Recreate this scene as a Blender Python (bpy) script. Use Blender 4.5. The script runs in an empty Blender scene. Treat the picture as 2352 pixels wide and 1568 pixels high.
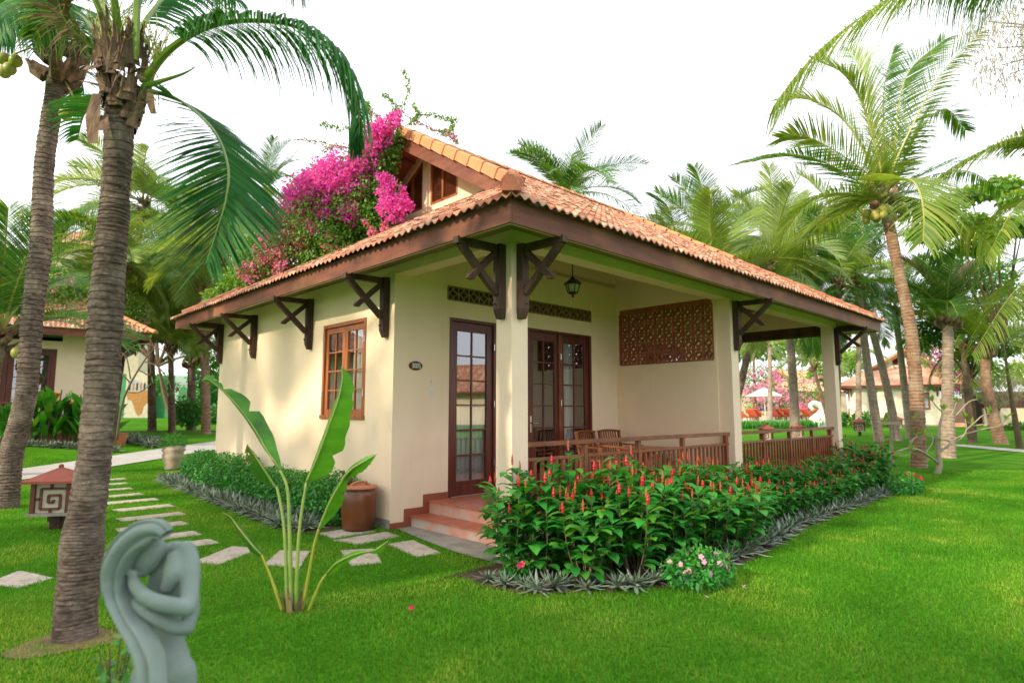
import bpy, math, random
import numpy as np
from mathutils import Vector, Matrix, noise
random.seed(7); rs = np.random.RandomState(7)
PI = math.pi
scene = bpy.context.scene
col = scene.collection
# ------------------------------------------------------------------ camera
YAW = math.radians(43.96); PITCH = math.radians(6.49); CH = 1.5; FOC = 1397.0
CF = Vector((math.sin(YAW)*math.cos(PITCH), math.cos(YAW)*math.cos(PITCH), math.sin(PITCH)))
CU = Vector((-math.sin(YAW)*math.sin(PITCH), -math.cos(YAW)*math.sin(PITCH), math.cos(PITCH)))
CR = Vector((math.cos(YAW), -math.sin(YAW), 0))
FH = Vector((math.sin(YAW), math.cos(YAW), 0))
CAM = Vector((0, 0, CH))
def W(u, v, D):            # a place in the garden: bearing, height and distance from the path where the picture was taken
    r = CF + CR*((u-1176)/FOC) + CU*((784-v)/FOC)
    return CAM + r*(D/(r.dot(FH)))
def sm(t):
    t = min(1, max(0, t)); return t*t*(3-2*t)
def terr(x, y):
    return (.6*sm((y-15)/8) + .45*sm((y-30)/18)) * (1-sm((x-14)/16)) + .22*sm((x-35)/20)*(1-sm((y-30)/20))
def GD(u, D, v=1000):
    p = W(u, v, D); return Vector((p.x, p.y, terr(p.x, p.y)))
cd = bpy.data.cameras.new('camera'); cam = bpy.data.objects.new('camera', cd); col.objects.link(cam)
cam.location = CAM; cam.rotation_euler = (PI/2+PITCH, 0, -YAW)
cd.sensor_width = 36; cd.lens = FOC/2352*36; cd.clip_end = 2000; cd.clip_start = .05
cd.dof.use_dof = True; cd.dof.focus_distance = 8.0; cd.dof.aperture_fstop = 1.4
scene.camera = cam
# ------------------------------------------------------------------ light
w = bpy.data.worlds.new('World'); scene.world = w; w.use_nodes = True
nt = w.node_tree; nt.nodes.clear()
SUN_EL = math.radians(27); SUN_AZ = math.radians(277)   # light comes from -x, a little +y
sd = Vector((1, -0.10, -.51)).normalized()
sky = nt.nodes.new('ShaderNodeTexSky'); sky.sky_type = 'NISHITA'; sky.sun_disc = False
sky.sun_elevation = SUN_EL; sky.sun_rotation = math.atan2(-sd.x, -sd.y); sky.air_density = 1.0; sky.dust_density = 4.0; sky.ozone_density = 1.0
cloud = nt.nodes.new('ShaderNodeRGB'); cloud.outputs[0].default_value = (11.3, 11.35, 11.9, 1)
mx = nt.nodes.new('ShaderNodeMixRGB'); mx.inputs[0].default_value = .82
bg = nt.nodes.new('ShaderNodeBackground'); bg.inputs[1].default_value = .178
ow = nt.nodes.new('ShaderNodeOutputWorld')
nt.links.new(sky.outputs[0], mx.inputs[1]); nt.links.new(cloud.outputs[0], mx.inputs[2])
nt.links.new(mx.outputs[0], bg.inputs[0]); nt.links.new(bg.outputs[0], ow.inputs[0])
sl = bpy.data.lights.new('sun', 'SUN'); sl.energy = 5.0; sl.angle = math.radians(2.0); sl.color = (1, .86, .64)
so = bpy.data.objects.new('sun', sl); col.objects.link(so); so.rotation_euler = sd.to_track_quat('-Z', 'Y').to_euler(); so.location = (-20, 0, 20)
scene.view_settings.view_transform = 'Standard'; scene.view_settings.look = 'None'
scene.view_settings.exposure = 0; scene.view_settings.gamma = 1
scene.cycles.max_bounces = 6; scene.cycles.diffuse_bounces = 3; scene.cycles.transparent_max_bounces = 8
# ------------------------------------------------------------------ materials
MATS = {}
def mk(name, c1, c2=None, scale=5.0, rough=.7, bump=0.0, bscale=None, stretch=(1, 1, 1), trans=0.0, var=0.0, spec=.4, detail=4, metal=0.0, c3=None, s3=.6, varhue=None, coat=0, dirt=0):
    """noise mix of two or three colours, bump, optional leaf translucency and per-face variation (attribute 'var')"""
    m = bpy.data.materials.new(name); m.use_nodes = True; t = m.node_tree; N = t.nodes; Lk = t.links
    N.clear(); out = N.new('ShaderNodeOutputMaterial'); b = N.new('ShaderNodeBsdfPrincipled')
    b.inputs['Roughness'].default_value = rough; b.inputs['Specular IOR Level'].default_value = spec; b.inputs['Metallic'].default_value = metal
    b.inputs['Coat Weight'].default_value = coat
    c2 = c2 or tuple(x*.8 for x in c1)
    tc = N.new('ShaderNodeTexCoord'); mp = N.new('ShaderNodeMapping'); mp.inputs['Scale'].default_value = stretch
    Lk.new(tc.outputs['Object'], mp.inputs[0])
    n = N.new('ShaderNodeTexNoise'); n.inputs['Scale'].default_value = scale; n.inputs['Detail'].default_value = detail
    Lk.new(mp.outputs[0], n.inputs['Vector'])
    r = N.new('ShaderNodeValToRGB'); r.color_ramp.elements[0].position = .35; r.color_ramp.elements[1].position = .65
    r.color_ramp.elements[0].color = (*c1, 1); r.color_ramp.elements[1].color = (*c2, 1)
    Lk.new(n.outputs['Fac'], r.inputs[0]); cur = r.outputs[0]
    if c3:
        n3 = N.new('ShaderNodeTexNoise'); n3.inputs['Scale'].default_value = s3; n3.inputs['Detail'].default_value = 5
        Lk.new(tc.outputs['Object'], n3.inputs['Vector'])
        r3 = N.new('ShaderNodeValToRGB'); r3.color_ramp.elements[0].position = .5; r3.color_ramp.elements[1].position = .72
        Lk.new(n3.outputs['Fac'], r3.inputs[0])
        x3 = N.new('ShaderNodeMixRGB'); Lk.new(r3.outputs[0], x3.inputs[0]); Lk.new(cur, x3.inputs[1]); x3.inputs[2].default_value = (*c3, 1); cur = x3.outputs[0]
    if var:
        at = N.new('ShaderNodeAttribute'); at.attribute_name = 'var'
        if varhue:
            xh = N.new('ShaderNodeMixRGB'); Lk.new(at.outputs['Fac'], xh.inputs[0]); Lk.new(cur, xh.inputs[1]); xh.inputs[2].default_value = (*varhue, 1)
            rr = N.new('ShaderNodeMath'); rr.operation = 'POWER'; Lk.new(at.outputs['Fac'], rr.inputs[0]); rr.inputs[1].default_value = 2.2
            Lk.new(rr.outputs[0], xh.inputs[0]); cur = xh.outputs[0]
        mr = N.new('ShaderNodeMapRange'); mr.inputs[3].default_value = 1-var; mr.inputs[4].default_value = 1+var
        sc_ = N.new('ShaderNodeMath'); sc_.operation = 'FRACT'; ml = N.new('ShaderNodeMath'); ml.operation = 'MULTIPLY'; ml.inputs[1].default_value = 7.31
        Lk.new(at.outputs['Fac'], ml.inputs[0]); Lk.new(ml.outputs[0], sc_.inputs[0]); Lk.new(sc_.outputs[0], mr.inputs[0])
        vm = N.new('ShaderNodeVectorMath'); vm.operation = 'SCALE'; Lk.new(cur, vm.inputs[0]); Lk.new(mr.outputs[0], vm.inputs['Scale']); cur = vm.outputs[0]
    if dirt:    # rain splash near the ground and faint runs down the face
        sx = N.new('ShaderNodeSeparateXYZ'); ge = N.new('ShaderNodeNewGeometry'); Lk.new(ge.outputs['Position'], sx.inputs[0])
        nd = N.new('ShaderNodeTexNoise'); nd.inputs['Scale'].default_value = 5; nd.inputs['Detail'].default_value = 6; md = N.new('ShaderNodeMapping'); md.inputs['Scale'].default_value = (1,1,.35); Lk.new(tc.outputs['Object'], md.inputs[0]); Lk.new(md.outputs[0], nd.inputs['Vector'])
        mz = N.new('ShaderNodeMapRange'); mz.inputs[1].default_value = .05; mz.inputs[2].default_value = .75; mz.inputs[3].default_value = 1; mz.inputs[4].default_value = 0; Lk.new(sx.outputs[2], mz.inputs[0])
        mu_ = N.new('ShaderNodeMath'); mu_.operation = 'MULTIPLY'; Lk.new(mz.outputs[0], mu_.inputs[0]); Lk.new(nd.outputs['Fac'], mu_.inputs[1])
        n2 = N.new('ShaderNodeTexNoise'); n2.inputs['Scale'].default_value = 3.5; n2.inputs['Detail'].default_value = 5; m2_ = N.new('ShaderNodeMapping'); m2_.inputs['Scale'].default_value = (3,3,.18); Lk.new(tc.outputs['Object'], m2_.inputs[0]); Lk.new(m2_.outputs[0], n2.inputs['Vector'])
        r2 = N.new('ShaderNodeMapRange'); r2.inputs[1].default_value = .58; r2.inputs[2].default_value = .8; r2.inputs[3].default_value = 0; r2.inputs[4].default_value = dirt*.6; Lk.new(n2.outputs['Fac'], r2.inputs[0])
        ad_ = N.new('ShaderNodeMath'); ad_.operation = 'MULTIPLY_ADD'; ad_.inputs[1].default_value = dirt*2.2; Lk.new(mu_.outputs[0], ad_.inputs[0]); Lk.new(r2.outputs[0], ad_.inputs[2]); ad_.use_clamp = True
        xd = N.new('ShaderNodeMixRGB'); Lk.new(ad_.outputs[0], xd.inputs[0]); Lk.new(cur, xd.inputs[1]); xd.inputs[2].default_value = (c1[0]*.52, c1[1]*.48, c1[2]*.42, 1); cur = xd.outputs[0]
    Lk.new(cur, b.inputs['Base Color'])
    if bump:
        nb = N.new('ShaderNodeTexNoise'); nb.inputs['Scale'].default_value = bscale or scale*4; nb.inputs['Detail'].default_value = 5
        Lk.new(mp.outputs[0], nb.inputs['Vector']); bp = N.new('ShaderNodeBump'); bp.inputs['Strength'].default_value = bump; bp.inputs['Distance'].default_value = .02
        Lk.new(nb.outputs['Fac'], bp.inputs['Height']); Lk.new(bp.outputs[0], b.inputs['Normal'])
    if trans:
        tr = N.new('ShaderNodeBsdfTranslucent'); ms = N.new('ShaderNodeMixShader'); ms.inputs[0].default_value = trans
        g = N.new('ShaderNodeMixRGB'); g.blend_type = 'MULTIPLY'; g.inputs[0].default_value = 1; Lk.new(cur, g.inputs[1]); g.inputs[2].default_value = (1.5, 1.35, .6, 1)
        Lk.new(g.outputs[0], tr.inputs[0]); Lk.new(b.outputs[0], ms.inputs[1]); Lk.new(tr.outputs[0], ms.inputs[2]); Lk.new(ms.outputs[0], out.inputs[0])
    else: Lk.new(b.outputs[0], out.inputs[0])
    MATS[name] = m; return m
mk('plaster', (.92,.74,.54), (.88,.695,.50), 1.3, .85, .15, 60, c3=(.80,.635,.45), s3=.7, dirt=.16)
mk('plaster_trim', (.90,.70,.53), (.84,.645,.48), 2, .8, .12, 60, dirt=.2)
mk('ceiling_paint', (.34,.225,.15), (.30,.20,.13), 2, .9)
mk('fascia_wood', (.215,.072,.040), (.13,.046,.028), 2.2, .5, .3, 30, stretch=(1,1,6), c3=(.30,.12,.055), s3=1.3, spec=.3)
mk('bracket_wood', (.10,.052,.034), (.045,.024,.017), 6, .6, .5, 25, stretch=(1,1,.2), spec=.3)
mk('ridge_red', (.50,.165,.085), (.40,.12,.06), 6, .7, .3, 50, c3=(.62,.36,.22), s3=6)
mk('door_wood', (.15,.028,.015), (.085,.017,.010), 4, .32, .15, 40, stretch=(4,4,.4), spec=.5)
mk('teak', (.27,.078,.028), (.16,.042,.016), 5, .38, .2, 40, stretch=(1,1,1), spec=.5)
mk('window_wood', (.42,.135,.04), (.27,.08,.025), 5, .4, .2, 40, stretch=(4,4,.5), spec=.5)
mk('roof_tile', (.54,.225,.125), (.44,.155,.085), 9, .85, .35, 60, var=.26, c3=(.25,.17,.13), s3=1.6, varhue=(.64,.40,.26))
mk('verge_tile', (.62,.30,.14), (.55,.24,.10), 5, .75, .2, 40, var=.08)
mk('old_tile', (.34,.09,.06), (.26,.07,.045), 6, .8, .3)
mk('terracotta_floor', (.50,.155,.085), (.42,.12,.065), 5, .35, .1, 20, spec=.5)
mk('skirting', (.32,.085,.045), (.26,.07,.04), 4, .5)
mk('step_riser', (.52,.25,.18), (.60,.36,.28), 4, .6, c3=(.45,.42,.36), s3=4)
mk('breeze_block', (.40,.125,.055), (.28,.08,.035), 8, .8, .2)
mk('vent_block', (.34,.22,.13), (.26,.16,.09), 8, .8, .2)
mk('black_iron', (.012,.012,.012), (.02,.02,.02), 8, .35)
mk('steel', (.6,.6,.6), (.5,.5,.5), 8, .25, metal=1)
mk('white_plastic', (.75,.73,.66), (.7,.68,.62), 8, .4)
mk('curtain', (.85,.85,.83), (.75,.75,.73), 3, .9, trans=.3)
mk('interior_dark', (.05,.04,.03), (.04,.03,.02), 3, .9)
mk('frosted_glass', (.55,.56,.5), (.45,.46,.4), 8, .2)
mk('concrete', (.36,.33,.28), (.27,.25,.21), 6, .9, .4, 60, c3=(.20,.19,.15), s3=2.5)
mk('stone_slab', (.60,.52,.43), (.47,.40,.33), 22, .9, .7, 120, c3=(.36,.31,.22), s3=5)
mk('path_concrete', (.48,.46,.43), (.42,.40,.37), 3, .9, .2)
mk('jar_glaze', (.17,.048,.014), (.10,.03,.01), 3, .28, .15, 20, c3=(.10,.04,.02), s3=4, spec=.6)
mk('terracotta', (.50,.19,.095), (.42,.15,.07), 5, .7, .2)
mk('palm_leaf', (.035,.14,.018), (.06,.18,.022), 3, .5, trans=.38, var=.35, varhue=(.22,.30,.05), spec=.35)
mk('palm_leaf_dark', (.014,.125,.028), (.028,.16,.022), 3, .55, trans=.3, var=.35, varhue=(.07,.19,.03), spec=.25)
mk('palm_leaf_sun', (.13,.25,.03), (.20,.31,.04), 3, .5, trans=.42, var=.28, varhue=(.36,.38,.09), spec=.5)  # brighter copy of palm_leaf: sun from behind put into the colour
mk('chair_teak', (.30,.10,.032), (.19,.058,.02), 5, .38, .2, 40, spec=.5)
mk('palm_leaf_pale', (.19,.30,.09), (.27,.37,.12), 3, .45, trans=.4, var=.28, varhue=(.34,.38,.17), spec=.5)  # lightest palm leaf: backlight and distance haze put into the colour
mk('palm_dead', (.30,.20,.11), (.20,.13,.07), 3, .8, var=.3)
mk('rachis', (.28,.30,.06), (.36,.36,.08), 3, .4, spec=.5)
mk('rachis_green', (.13,.22,.03), (.20,.30,.04), 3, .35, .1, spec=.5)
mk('palm_bark', (.20,.135,.10), (.09,.058,.042), 7, .9, .9, 30, stretch=(1,1,2.2), c3=(.26,.20,.155), s3=2.2)
mk('palm_bark_warm', (.36,.22,.14), (.20,.115,.07), 7, .9, .9, 30, stretch=(1,1,2.2), c3=(.40,.31,.23), s3=1.6)
mk('palm_bark_pale', (.42,.33,.26), (.26,.19,.145), 5, .9, .6, 25, stretch=(1,1,2.2), c3=(.2,.16,.13), s3=1.2)
mk('palm_fibre', (.24,.15,.095), (.09,.052,.034), 12, .9, .8, 50, stretch=(1,1,.3), var=.3)
mk('coconut', (.36,.36,.07), (.24,.30,.05), 6, .4, c3=(.42,.30,.10), s3=5)
mk('leaf_green', (.03,.19,.018), (.055,.25,.022), 4, .42, trans=.25, var=.35, varhue=(.13,.27,.03), spec=.5)
mk('ginger_leaf', (.018,.205,.03), (.042,.27,.034), 6, .4, trans=.25, var=.35, varhue=(.13,.36,.03), spec=.4)
mk('hedge_leaf', (.035,.23,.028), (.06,.30,.035), 6, .4, trans=.25, var=.35, varhue=(.13,.34,.06), spec=.5)
mk('tree_leaf', (.035,.16,.02), (.07,.22,.025), 4, .5, trans=.35, var=.4, varhue=(.24,.40,.05))
mk('tree_leaf_sun', (.10,.25,.025), (.16,.32,.03), 4, .5, trans=.35, var=.35, varhue=(.35,.42,.06))  # brighter copy of tree_leaf: sunlight put into the colour; also for yellow-green leaves
mk('rhoeo_top', (.115,.18,.125), (.17,.235,.17), 14, .5, trans=.1, var=.35, varhue=(.30,.34,.25))
mk('rhoeo_under', (.12,.035,.06), (.08,.03,.045), 9, .5, var=.3)
mk('bract', (.74,.12,.62), (.66,.08,.54), 5, .8, trans=.4, var=.28, varhue=(.86,.36,.72), spec=.05)
mk('boug_leaf', (.08,.25,.03), (.14,.33,.04), 4, .5, trans=.3, var=.4, varhue=(.30,.42,.08))
mk('roof_hazed', (.74,.42,.30), (.68,.36,.25), 3, .9)  # far roof tiles, distance haze painted in as a paler colour
mk('bract_pale', (.70,.17,.42), (.74,.28,.50), 5, .7, trans=.35, var=.12, varhue=(.86,.40,.52), spec=.1)
mk('bract_far', (.85,.22,.62), (.80,.30,.62), 5, .8, trans=.3, var=.15, varhue=(.86,.5,.66), spec=.1)
mk('red_spike', (.42,.006,.010), (.52,.015,.02), 20, .4, .3, 60)
mk('orange_spike', (.42,.10,.025), (.34,.06,.02), 20, .45, .3, 60)
mk('pink_petal', (.80,.42,.55), (.72,.30,.45), 9, .5, trans=.2)
mk('hot_pink_petal', (.75,.03,.14), (.65,.02,.10), 9, .5, trans=.2)
mk('white_petal', (.82,.80,.76), (.75,.72,.68), 9, .5)
mk('banana_leaf', (.075,.29,.012), (.11,.36,.018), 3, .38, .25, 40, stretch=(1,1,6), trans=.35, spec=.5, c3=(.04,.16,.012), s3=3)
mk('banana_leaf_dark', (.03,.13,.015), (.06,.18,.02), 5, .4, .2, 40, trans=.25, c3=(.13,.11,.03), s3=5)
mk('stalk', (.20,.32,.06), (.30,.38,.10), 6, .4, .1)
mk('stalk_yellow', (.38,.36,.04), (.26,.30,.04), 6, .4, .1)
mk('statue_stone', (.235,.30,.27), (.185,.245,.22), 9, .85, .35, 160, c3=(.19,.245,.205), s3=5)
mk('soil', (.10,.065,.035), (.06,.04,.022), 8, .95, .6)
mk('dry_grass', (.24,.18,.08), (.17,.115,.055), 14, .95, .6, c3=(.08,.17,.02), s3=5)
mk('stem_brown', (.16,.11,.06), (.10,.07,.04), 8, .8)
mk('frangipani_bark', (.40,.33,.24), (.28,.23,.17), 8, .8, .3)
mk('lantern_wood', (.16,.05,.03), (.11,.035,.02), 8, .55)
mk('lantern_panel', (.52,.48,.38), (.45,.41,.32), 8, .7)
mk('cloth_white', (.82,.82,.80), (.78,.78,.76), 3, .8, trans=.2)
mk('lounger_red', (.60,.12,.05), (.5,.09,.04), 3, .7)
mk('pool_water', (.10,.32,.42), (.14,.40,.48), 3, .1)
mk('blue_paint', (.03,.09,.42), (.03,.07,.35), 3, .5)
mk('white_stone', (.80,.79,.76), (.72,.71,.68), 5, .7)
mk('mural_cream', (.55,.50,.38), (.45,.42,.32), 4, .8)
mk('mural_brown', (.40,.20,.06), (.33,.15,.04), 6, .8)
mk('mural_grey', (.42,.43,.42), (.30,.32,.33), 6, .8)
mk('mural_green', (.02,.19,.06), (.03,.25,.09), 4, .6)
mk('mural_mint', (.33,.50,.42), (.26,.42,.34), 3, .6)
mk('pot_stone', (.50,.40,.30), (.38,.29,.22), 7, .85, .3)
mk('far_wall', (.62,.52,.36), (.55,.46,.32), 3, .9)
mk('casuarina', (.34,.31,.23), (.24,.25,.17), 4, .8, trans=.3, var=.3)
# glass: see-through with a sky reflection
gm = bpy.data.materials.new('window_glass'); gm.use_nodes = True; t = gm.node_tree; t.nodes.clear()
o_ = t.nodes.new('ShaderNodeOutputMaterial'); gl = t.nodes.new('ShaderNodeBsdfGlossy'); gl.inputs['Roughness'].default_value = .01; gl.inputs[0].default_value = (.95,.97,1,1)
tp = t.nodes.new('ShaderNodeBsdfTransparent'); tp.inputs[0].default_value = (.93,.96,.96,1)
fr = t.nodes.new('ShaderNodeFresnel'); fr.inputs[0].default_value = 1.6; ms_ = t.nodes.new('ShaderNodeMixShader')
ad = t.nodes.new('ShaderNodeMath'); ad.operation = 'ADD'; ad.inputs[1].default_value = .19
t.links.new(fr.outputs[0], ad.inputs[0]); t.links.new(ad.outputs[0], ms_.inputs[0]); t.links.new(tp.outputs[0], ms_.inputs[1]); t.links.new(gl.outputs[0], ms_.inputs[2]); t.links.new(ms_.outputs[0], o_.inputs[0])
MATS['window_glass'] = gm
# ------------------------------------------------------------------ object helpers
ORG = {}
def root(name, loc, label, cat, group=None, kind=None):
    o = bpy.data.objects.new(name, None); col.objects.link(o); o.location = loc; ORG[o.name] = Vector(loc)
    o.empty_display_size = .2; return tag(o, label, cat, group, kind)
def tag(o, label=None, cat=None, group=None, kind=None):
    if label: o['label'] = label
    if cat: o['category'] = cat
    if group: o['group'] = group
    if kind: o['kind'] = kind
    return o
def kids(o): return [c for c in KIDS.get(o.name, [])]
KIDS = {}
def dup(o, loc=None, rz=0, scale=None, label=None, parent=None, group=None):
    c = o.copy(); col.objects.link(c)
    if parent: c.parent = parent; KIDS.setdefault(parent.name, []).append(c)
    else:
        c.location = loc; c.rotation_euler = (0, 0, rz)
        if scale: c.scale = (scale,)*3 if not isinstance(scale, tuple) else scale
        if label: c['label'] = label
        if group: c['group'] = group
    for k in kids(o): dup(k, parent=c)
    return c
class MB:
    def __init__(s): s.v = []; s.f = []; s.m = []; s.a = []
    def add(s, vs, fs, mi=0, a=None):
        n = len(s.v); s.v.extend([tuple(p) for p in vs])
        for f in fs: s.f.append(tuple(i+n for i in f)); s.m.append(mi); s.a.append(random.random() if a is None else a)
        return s
    def box(s, c, d, mi=0, rz=0, a=None):
        x, y, z = d[0]/2, d[1]/2, d[2]/2; ca, sa = math.cos(rz), math.sin(rz)
        vs = []
        for k in (-z, z):
            for (i, j) in ((-x,-y),(x,-y),(x,y),(-x,y)): vs.append((c[0]+i*ca-j*sa, c[1]+i*sa+j*ca, c[2]+k))
        return s.add(vs, [(0,3,2,1),(4,5,6,7),(0,1,5,4),(1,2,6,5),(2,3,7,6),(3,0,4,7)], mi, a)
    def bx(s, x0, x1, y0, y1, z0, z1, mi=0): return s.box(((x0+x1)/2,(y0+y1)/2,(z0+z1)/2), (x1-x0,y1-y0,z1-z0), mi)
    def beam(s, p0, p1, w_, h_, up=(0,0,1), mi=0):
        p0 = Vector(p0); p1 = Vector(p1); d = (p1-p0).normalized(); sx = d.cross(Vector(up)).normalized(); sz = sx.cross(d).normalized()
        vs = [p + sx*(i*w_/2) + sz*(j*h_/2) for p in (p0, p1) for (i, j) in ((-1,-1),(1,-1),(1,1),(-1,1))]
        return s.add(vs, [(0,3,2,1),(4,5,6,7),(0,1,5,4),(1,2,6,5),(2,3,7,6),(3,0,4,7)], mi)
    def tube(s, pts, rad, n=8, mi=0, cap=True, a=None, flat=1.0):
        pts = [Vector(p) for p in pts]; base = len(s.v); k = len(pts)
        if not hasattr(rad, '__len__'): rad = [rad]*k
        d0 = (pts[1]-pts[0]).normalized(); ref = Vector((0,0,1)) if abs(d0.z) < .9 else Vector((1,0,0))
        x = d0.cross(ref).normalized()
        for i, p in enumerate(pts):
            d = (pts[min(i+1,k-1)]-pts[max(i-1,0)]).normalized()
            x = (x - d*x.dot(d)).normalized(); y = d.cross(x)
            for j in range(n):
                t_ = 2*PI*j/n; s.v.append(tuple(p + x*(rad[i]*math.cos(t_)) + y*(rad[i]*flat*math.sin(t_))))
        for i in range(k-1):
            for j in range(n):
                s.f.append((base+i*n+j, base+i*n+(j+1)%n, base+(i+1)*n+(j+1)%n, base+(i+1)*n+j)); s.m.append(mi); s.a.append(random.random() if a is None else a)
        if cap:
            s.f.append(tuple(base+j for j in reversed(range(n)))); s.m.append(mi); s.a.append(.5)
            s.f.append(tuple(base+(k-1)*n+j for j in range(n))); s.m.append(mi); s.a.append(.5)
        return s
    def lathe(s, c, prof, n=20, mi=0):
        base = len(s.v); k = len(prof)
        for (r, z) in prof:
            for j in range(n): s.v.append((c[0]+r*math.cos(2*PI*j/n), c[1]+r*math.sin(2*PI*j/n), c[2]+z))
        for i in range(k-1):
            for j in range(n): s.f.append((base+i*n+j, base+i*n+(j+1)%n, base+(i+1)*n+(j+1)%n, base+(i+1)*n+j)); s.m.append(mi); s.a.append(.5)
        s.f.append(tuple(base+j for j in reversed(range(n)))); s.m.append(mi); s.a.append(.5)
        s.f.append(tuple(base+(k-1)*n+j for j in range(n))); s.m.append(mi); s.a.append(.5)
        return s
    def ball(s, c, r, n=8, mi=0, sz=1.0):
        k = max(4, n//2+1); prof = [(r*math.sin(PI*i/k)+1e-4, -r*sz*math.cos(PI*i/k)) for i in range(k+1)]
        return s.lathe(c, prof, n, mi)
    def quad(s, a, b, c, d, mi=0, at=None): return s.add([a,b,c,d], [(0,1,2,3)], mi, at)
    def build(s, name, mats, parent=None, smooth=False, bevel=0, local=False, shift=None, label=None, cat=None, group=None, kind=None):
        me = bpy.data.meshes.new(name)
        off = Vector((0,0,0))
        if parent is not None and not local: off = ORG[parent.name]
        if shift is not None: off = Vector(shift)
        vs = [(x-off.x, y-off.y, z-off.z) for (x,y,z) in s.v] if off.length > 0 else s.v
        me.from_pydata(vs, [], s.f)
        if not isinstance(mats, (list, tuple)): mats = [mats]
        for m in mats: me.materials.append(MATS[m])
        me.polygons.foreach_set('material_index', s.m)
        at = me.attributes.new('var', 'FLOAT', 'FACE'); at.data.foreach_set('value', s.a)
        if smooth: me.polygons.foreach_set('use_smooth', [True]*len(s.f))
        me.update()
        o = bpy.data.objects.new(name, me); col.objects.link(o)
        if parent is not None:
            o.parent = parent; KIDS.setdefault(parent.name, []).append(o); ORG[o.name] = ORG[parent.name] if not local else Vector((0,0,0))
        else:
            o.location = off; ORG[o.name] = off
        if bevel:
            bv = o.modifiers.new('bevel', 'BEVEL'); bv.width = bevel; bv.segments = 2; bv.limit_method = 'ANGLE'
        return tag(o, label, cat, group, kind)
def wall_sheet(mb, o, e, h, L, H, thick, holes, mi=0):
    """a plastered wall with real openings; o origin, e along, h up, outward normal = e x h; holes (u0,u1,v0,v1)"""
    o = Vector(o); e = Vector(e); h = Vector(h); n = e.cross(h).normalized()
    us = sorted(set([0, L]+[q for a in holes for q in a[:2]])); vs = sorted(set([0, H]+[q for a in holes for q in a[2:]]))
    P = lambda u, v, d: o+e*u+h*v-n*d
    for i in range(len(us)-1):
        for j in range(len(vs)-1):
            u0, u1, v0, v1 = us[i], us[i+1], vs[j], vs[j+1]; uc, vc = (u0+u1)/2, (v0+v1)/2
            if any(a[0] < uc < a[1] and a[2] < vc < a[3] for a in holes): continue
            mb.quad(P(u0,v0,0), P(u1,v0,0), P(u1,v1,0), P(u0,v1,0), mi)
            mb.quad(P(u0,v0,thick), P(u0,v1,thick), P(u1,v1,thick), P(u1,v0,thick), mi)
    for (a, b, c, d) in holes:
        for (p, q) in (((a,c),(b,c)), ((b,c),(b,d)), ((b,d),(a,d)), ((a,d),(a,c))):
            mb.quad(P(*p,0), P(*q,0), P(*q,thick), P(*p,thick), mi)
# ------------------------------------------------------------------ bungalow
XL, YB, XE, YBK = 4.385, 6.777, 14.19, 13.30     # left wall plane, entry wall plane, right end, back wall
YC = 4.551; CW = .24; XM = 9.249
def tile_slope(mb, O, e, n, L, m, lim, c_len=.21, tw=.118, seg=5, amp=.019, ridge_lump=None):
    """courses of wavy tiles. O eave corner, e along, n horizontal inward, m pitch, lim(t) horizontal run available"""
    O = Vector(O); e = Vector(e); n = Vector(n); hc = c_len/math.sqrt(1+m*m); step = .020
    nt_ = int(L/tw); tw = L/nt_; mx_ = max(lim(L*i/60) for i in range(61))
    nc = int(math.ceil(mx_/hc))
    jit = [[random.random() for _ in range(nt_+1)] for _ in range(nc+1)]
    dz = [[random.uniform(-.006,.006) for _ in range(nt_+1)] for _ in range(nc+1)]
    for c in range(nc):
        s0 = c*hc
        for t in range(nt_):
            for q in range(seg):
                ta, tb = (t+q/seg)*tw, (t+(q+1)/seg)*tw
                la, lb = min(lim(ta), s0+hc+.03), min(lim(tb), s0+hc+.03)
                if la <= s0 and lb <= s0: continue
                la, lb = max(la, s0), max(lb, s0)
                def pt(tt, s, low):
                    ph = (tt/tw) % 1.0
                    zz = m*s + amp*math.cos(2*PI*ph) + dz[c][t] + (step if low else -.004)*(1-(s-s0)/(hc+.03)) + .0
                    return O + e*tt + n*s + Vector((0,0,zz))
                a, b, c_, d = pt(ta, s0, 1), pt(tb, s0, 1), pt(tb, lb, 0), pt(ta, la, 0)
                mb.add([a, b, c_, d, a-Vector((0,0,.02)), b-Vector((0,0,.02))], [(0,1,2,3), (0,4,5,1)], 0, jit[c][t])
def ridge_caps(mb, p0, p1, r=.095, ln=.36, n=7, drop=0.0):
    p0 = Vector(p0); p1 = Vector(p1); L = (p1-p0).length; k = max(1, int(L/ln)); d = (p1-p0)/k
    sx = d.cross(Vector((0,0,1))).normalized(); up = sx.cross(d).normalized()
    for i in range(k):
        a = p0+d*i - d*.08; b = p0+d*(i+1); vs = []
        for (p, rr) in ((a, r*1.16), (b, r*.92)):
            for j in range(n+1):
                th = PI*j/n; vs.append(p + sx*(rr*1.1*math.cos(th)) + up*(rr*.95*math.sin(th)-.03))
        fs = [(j, j+1, n+1+j+1, n+1+j) for j in range(n)] + [tuple(range(n+1))[::-1], tuple(range(n+1, 2*n+2))]
        mb.add(vs, fs, 0, random.random())
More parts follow.
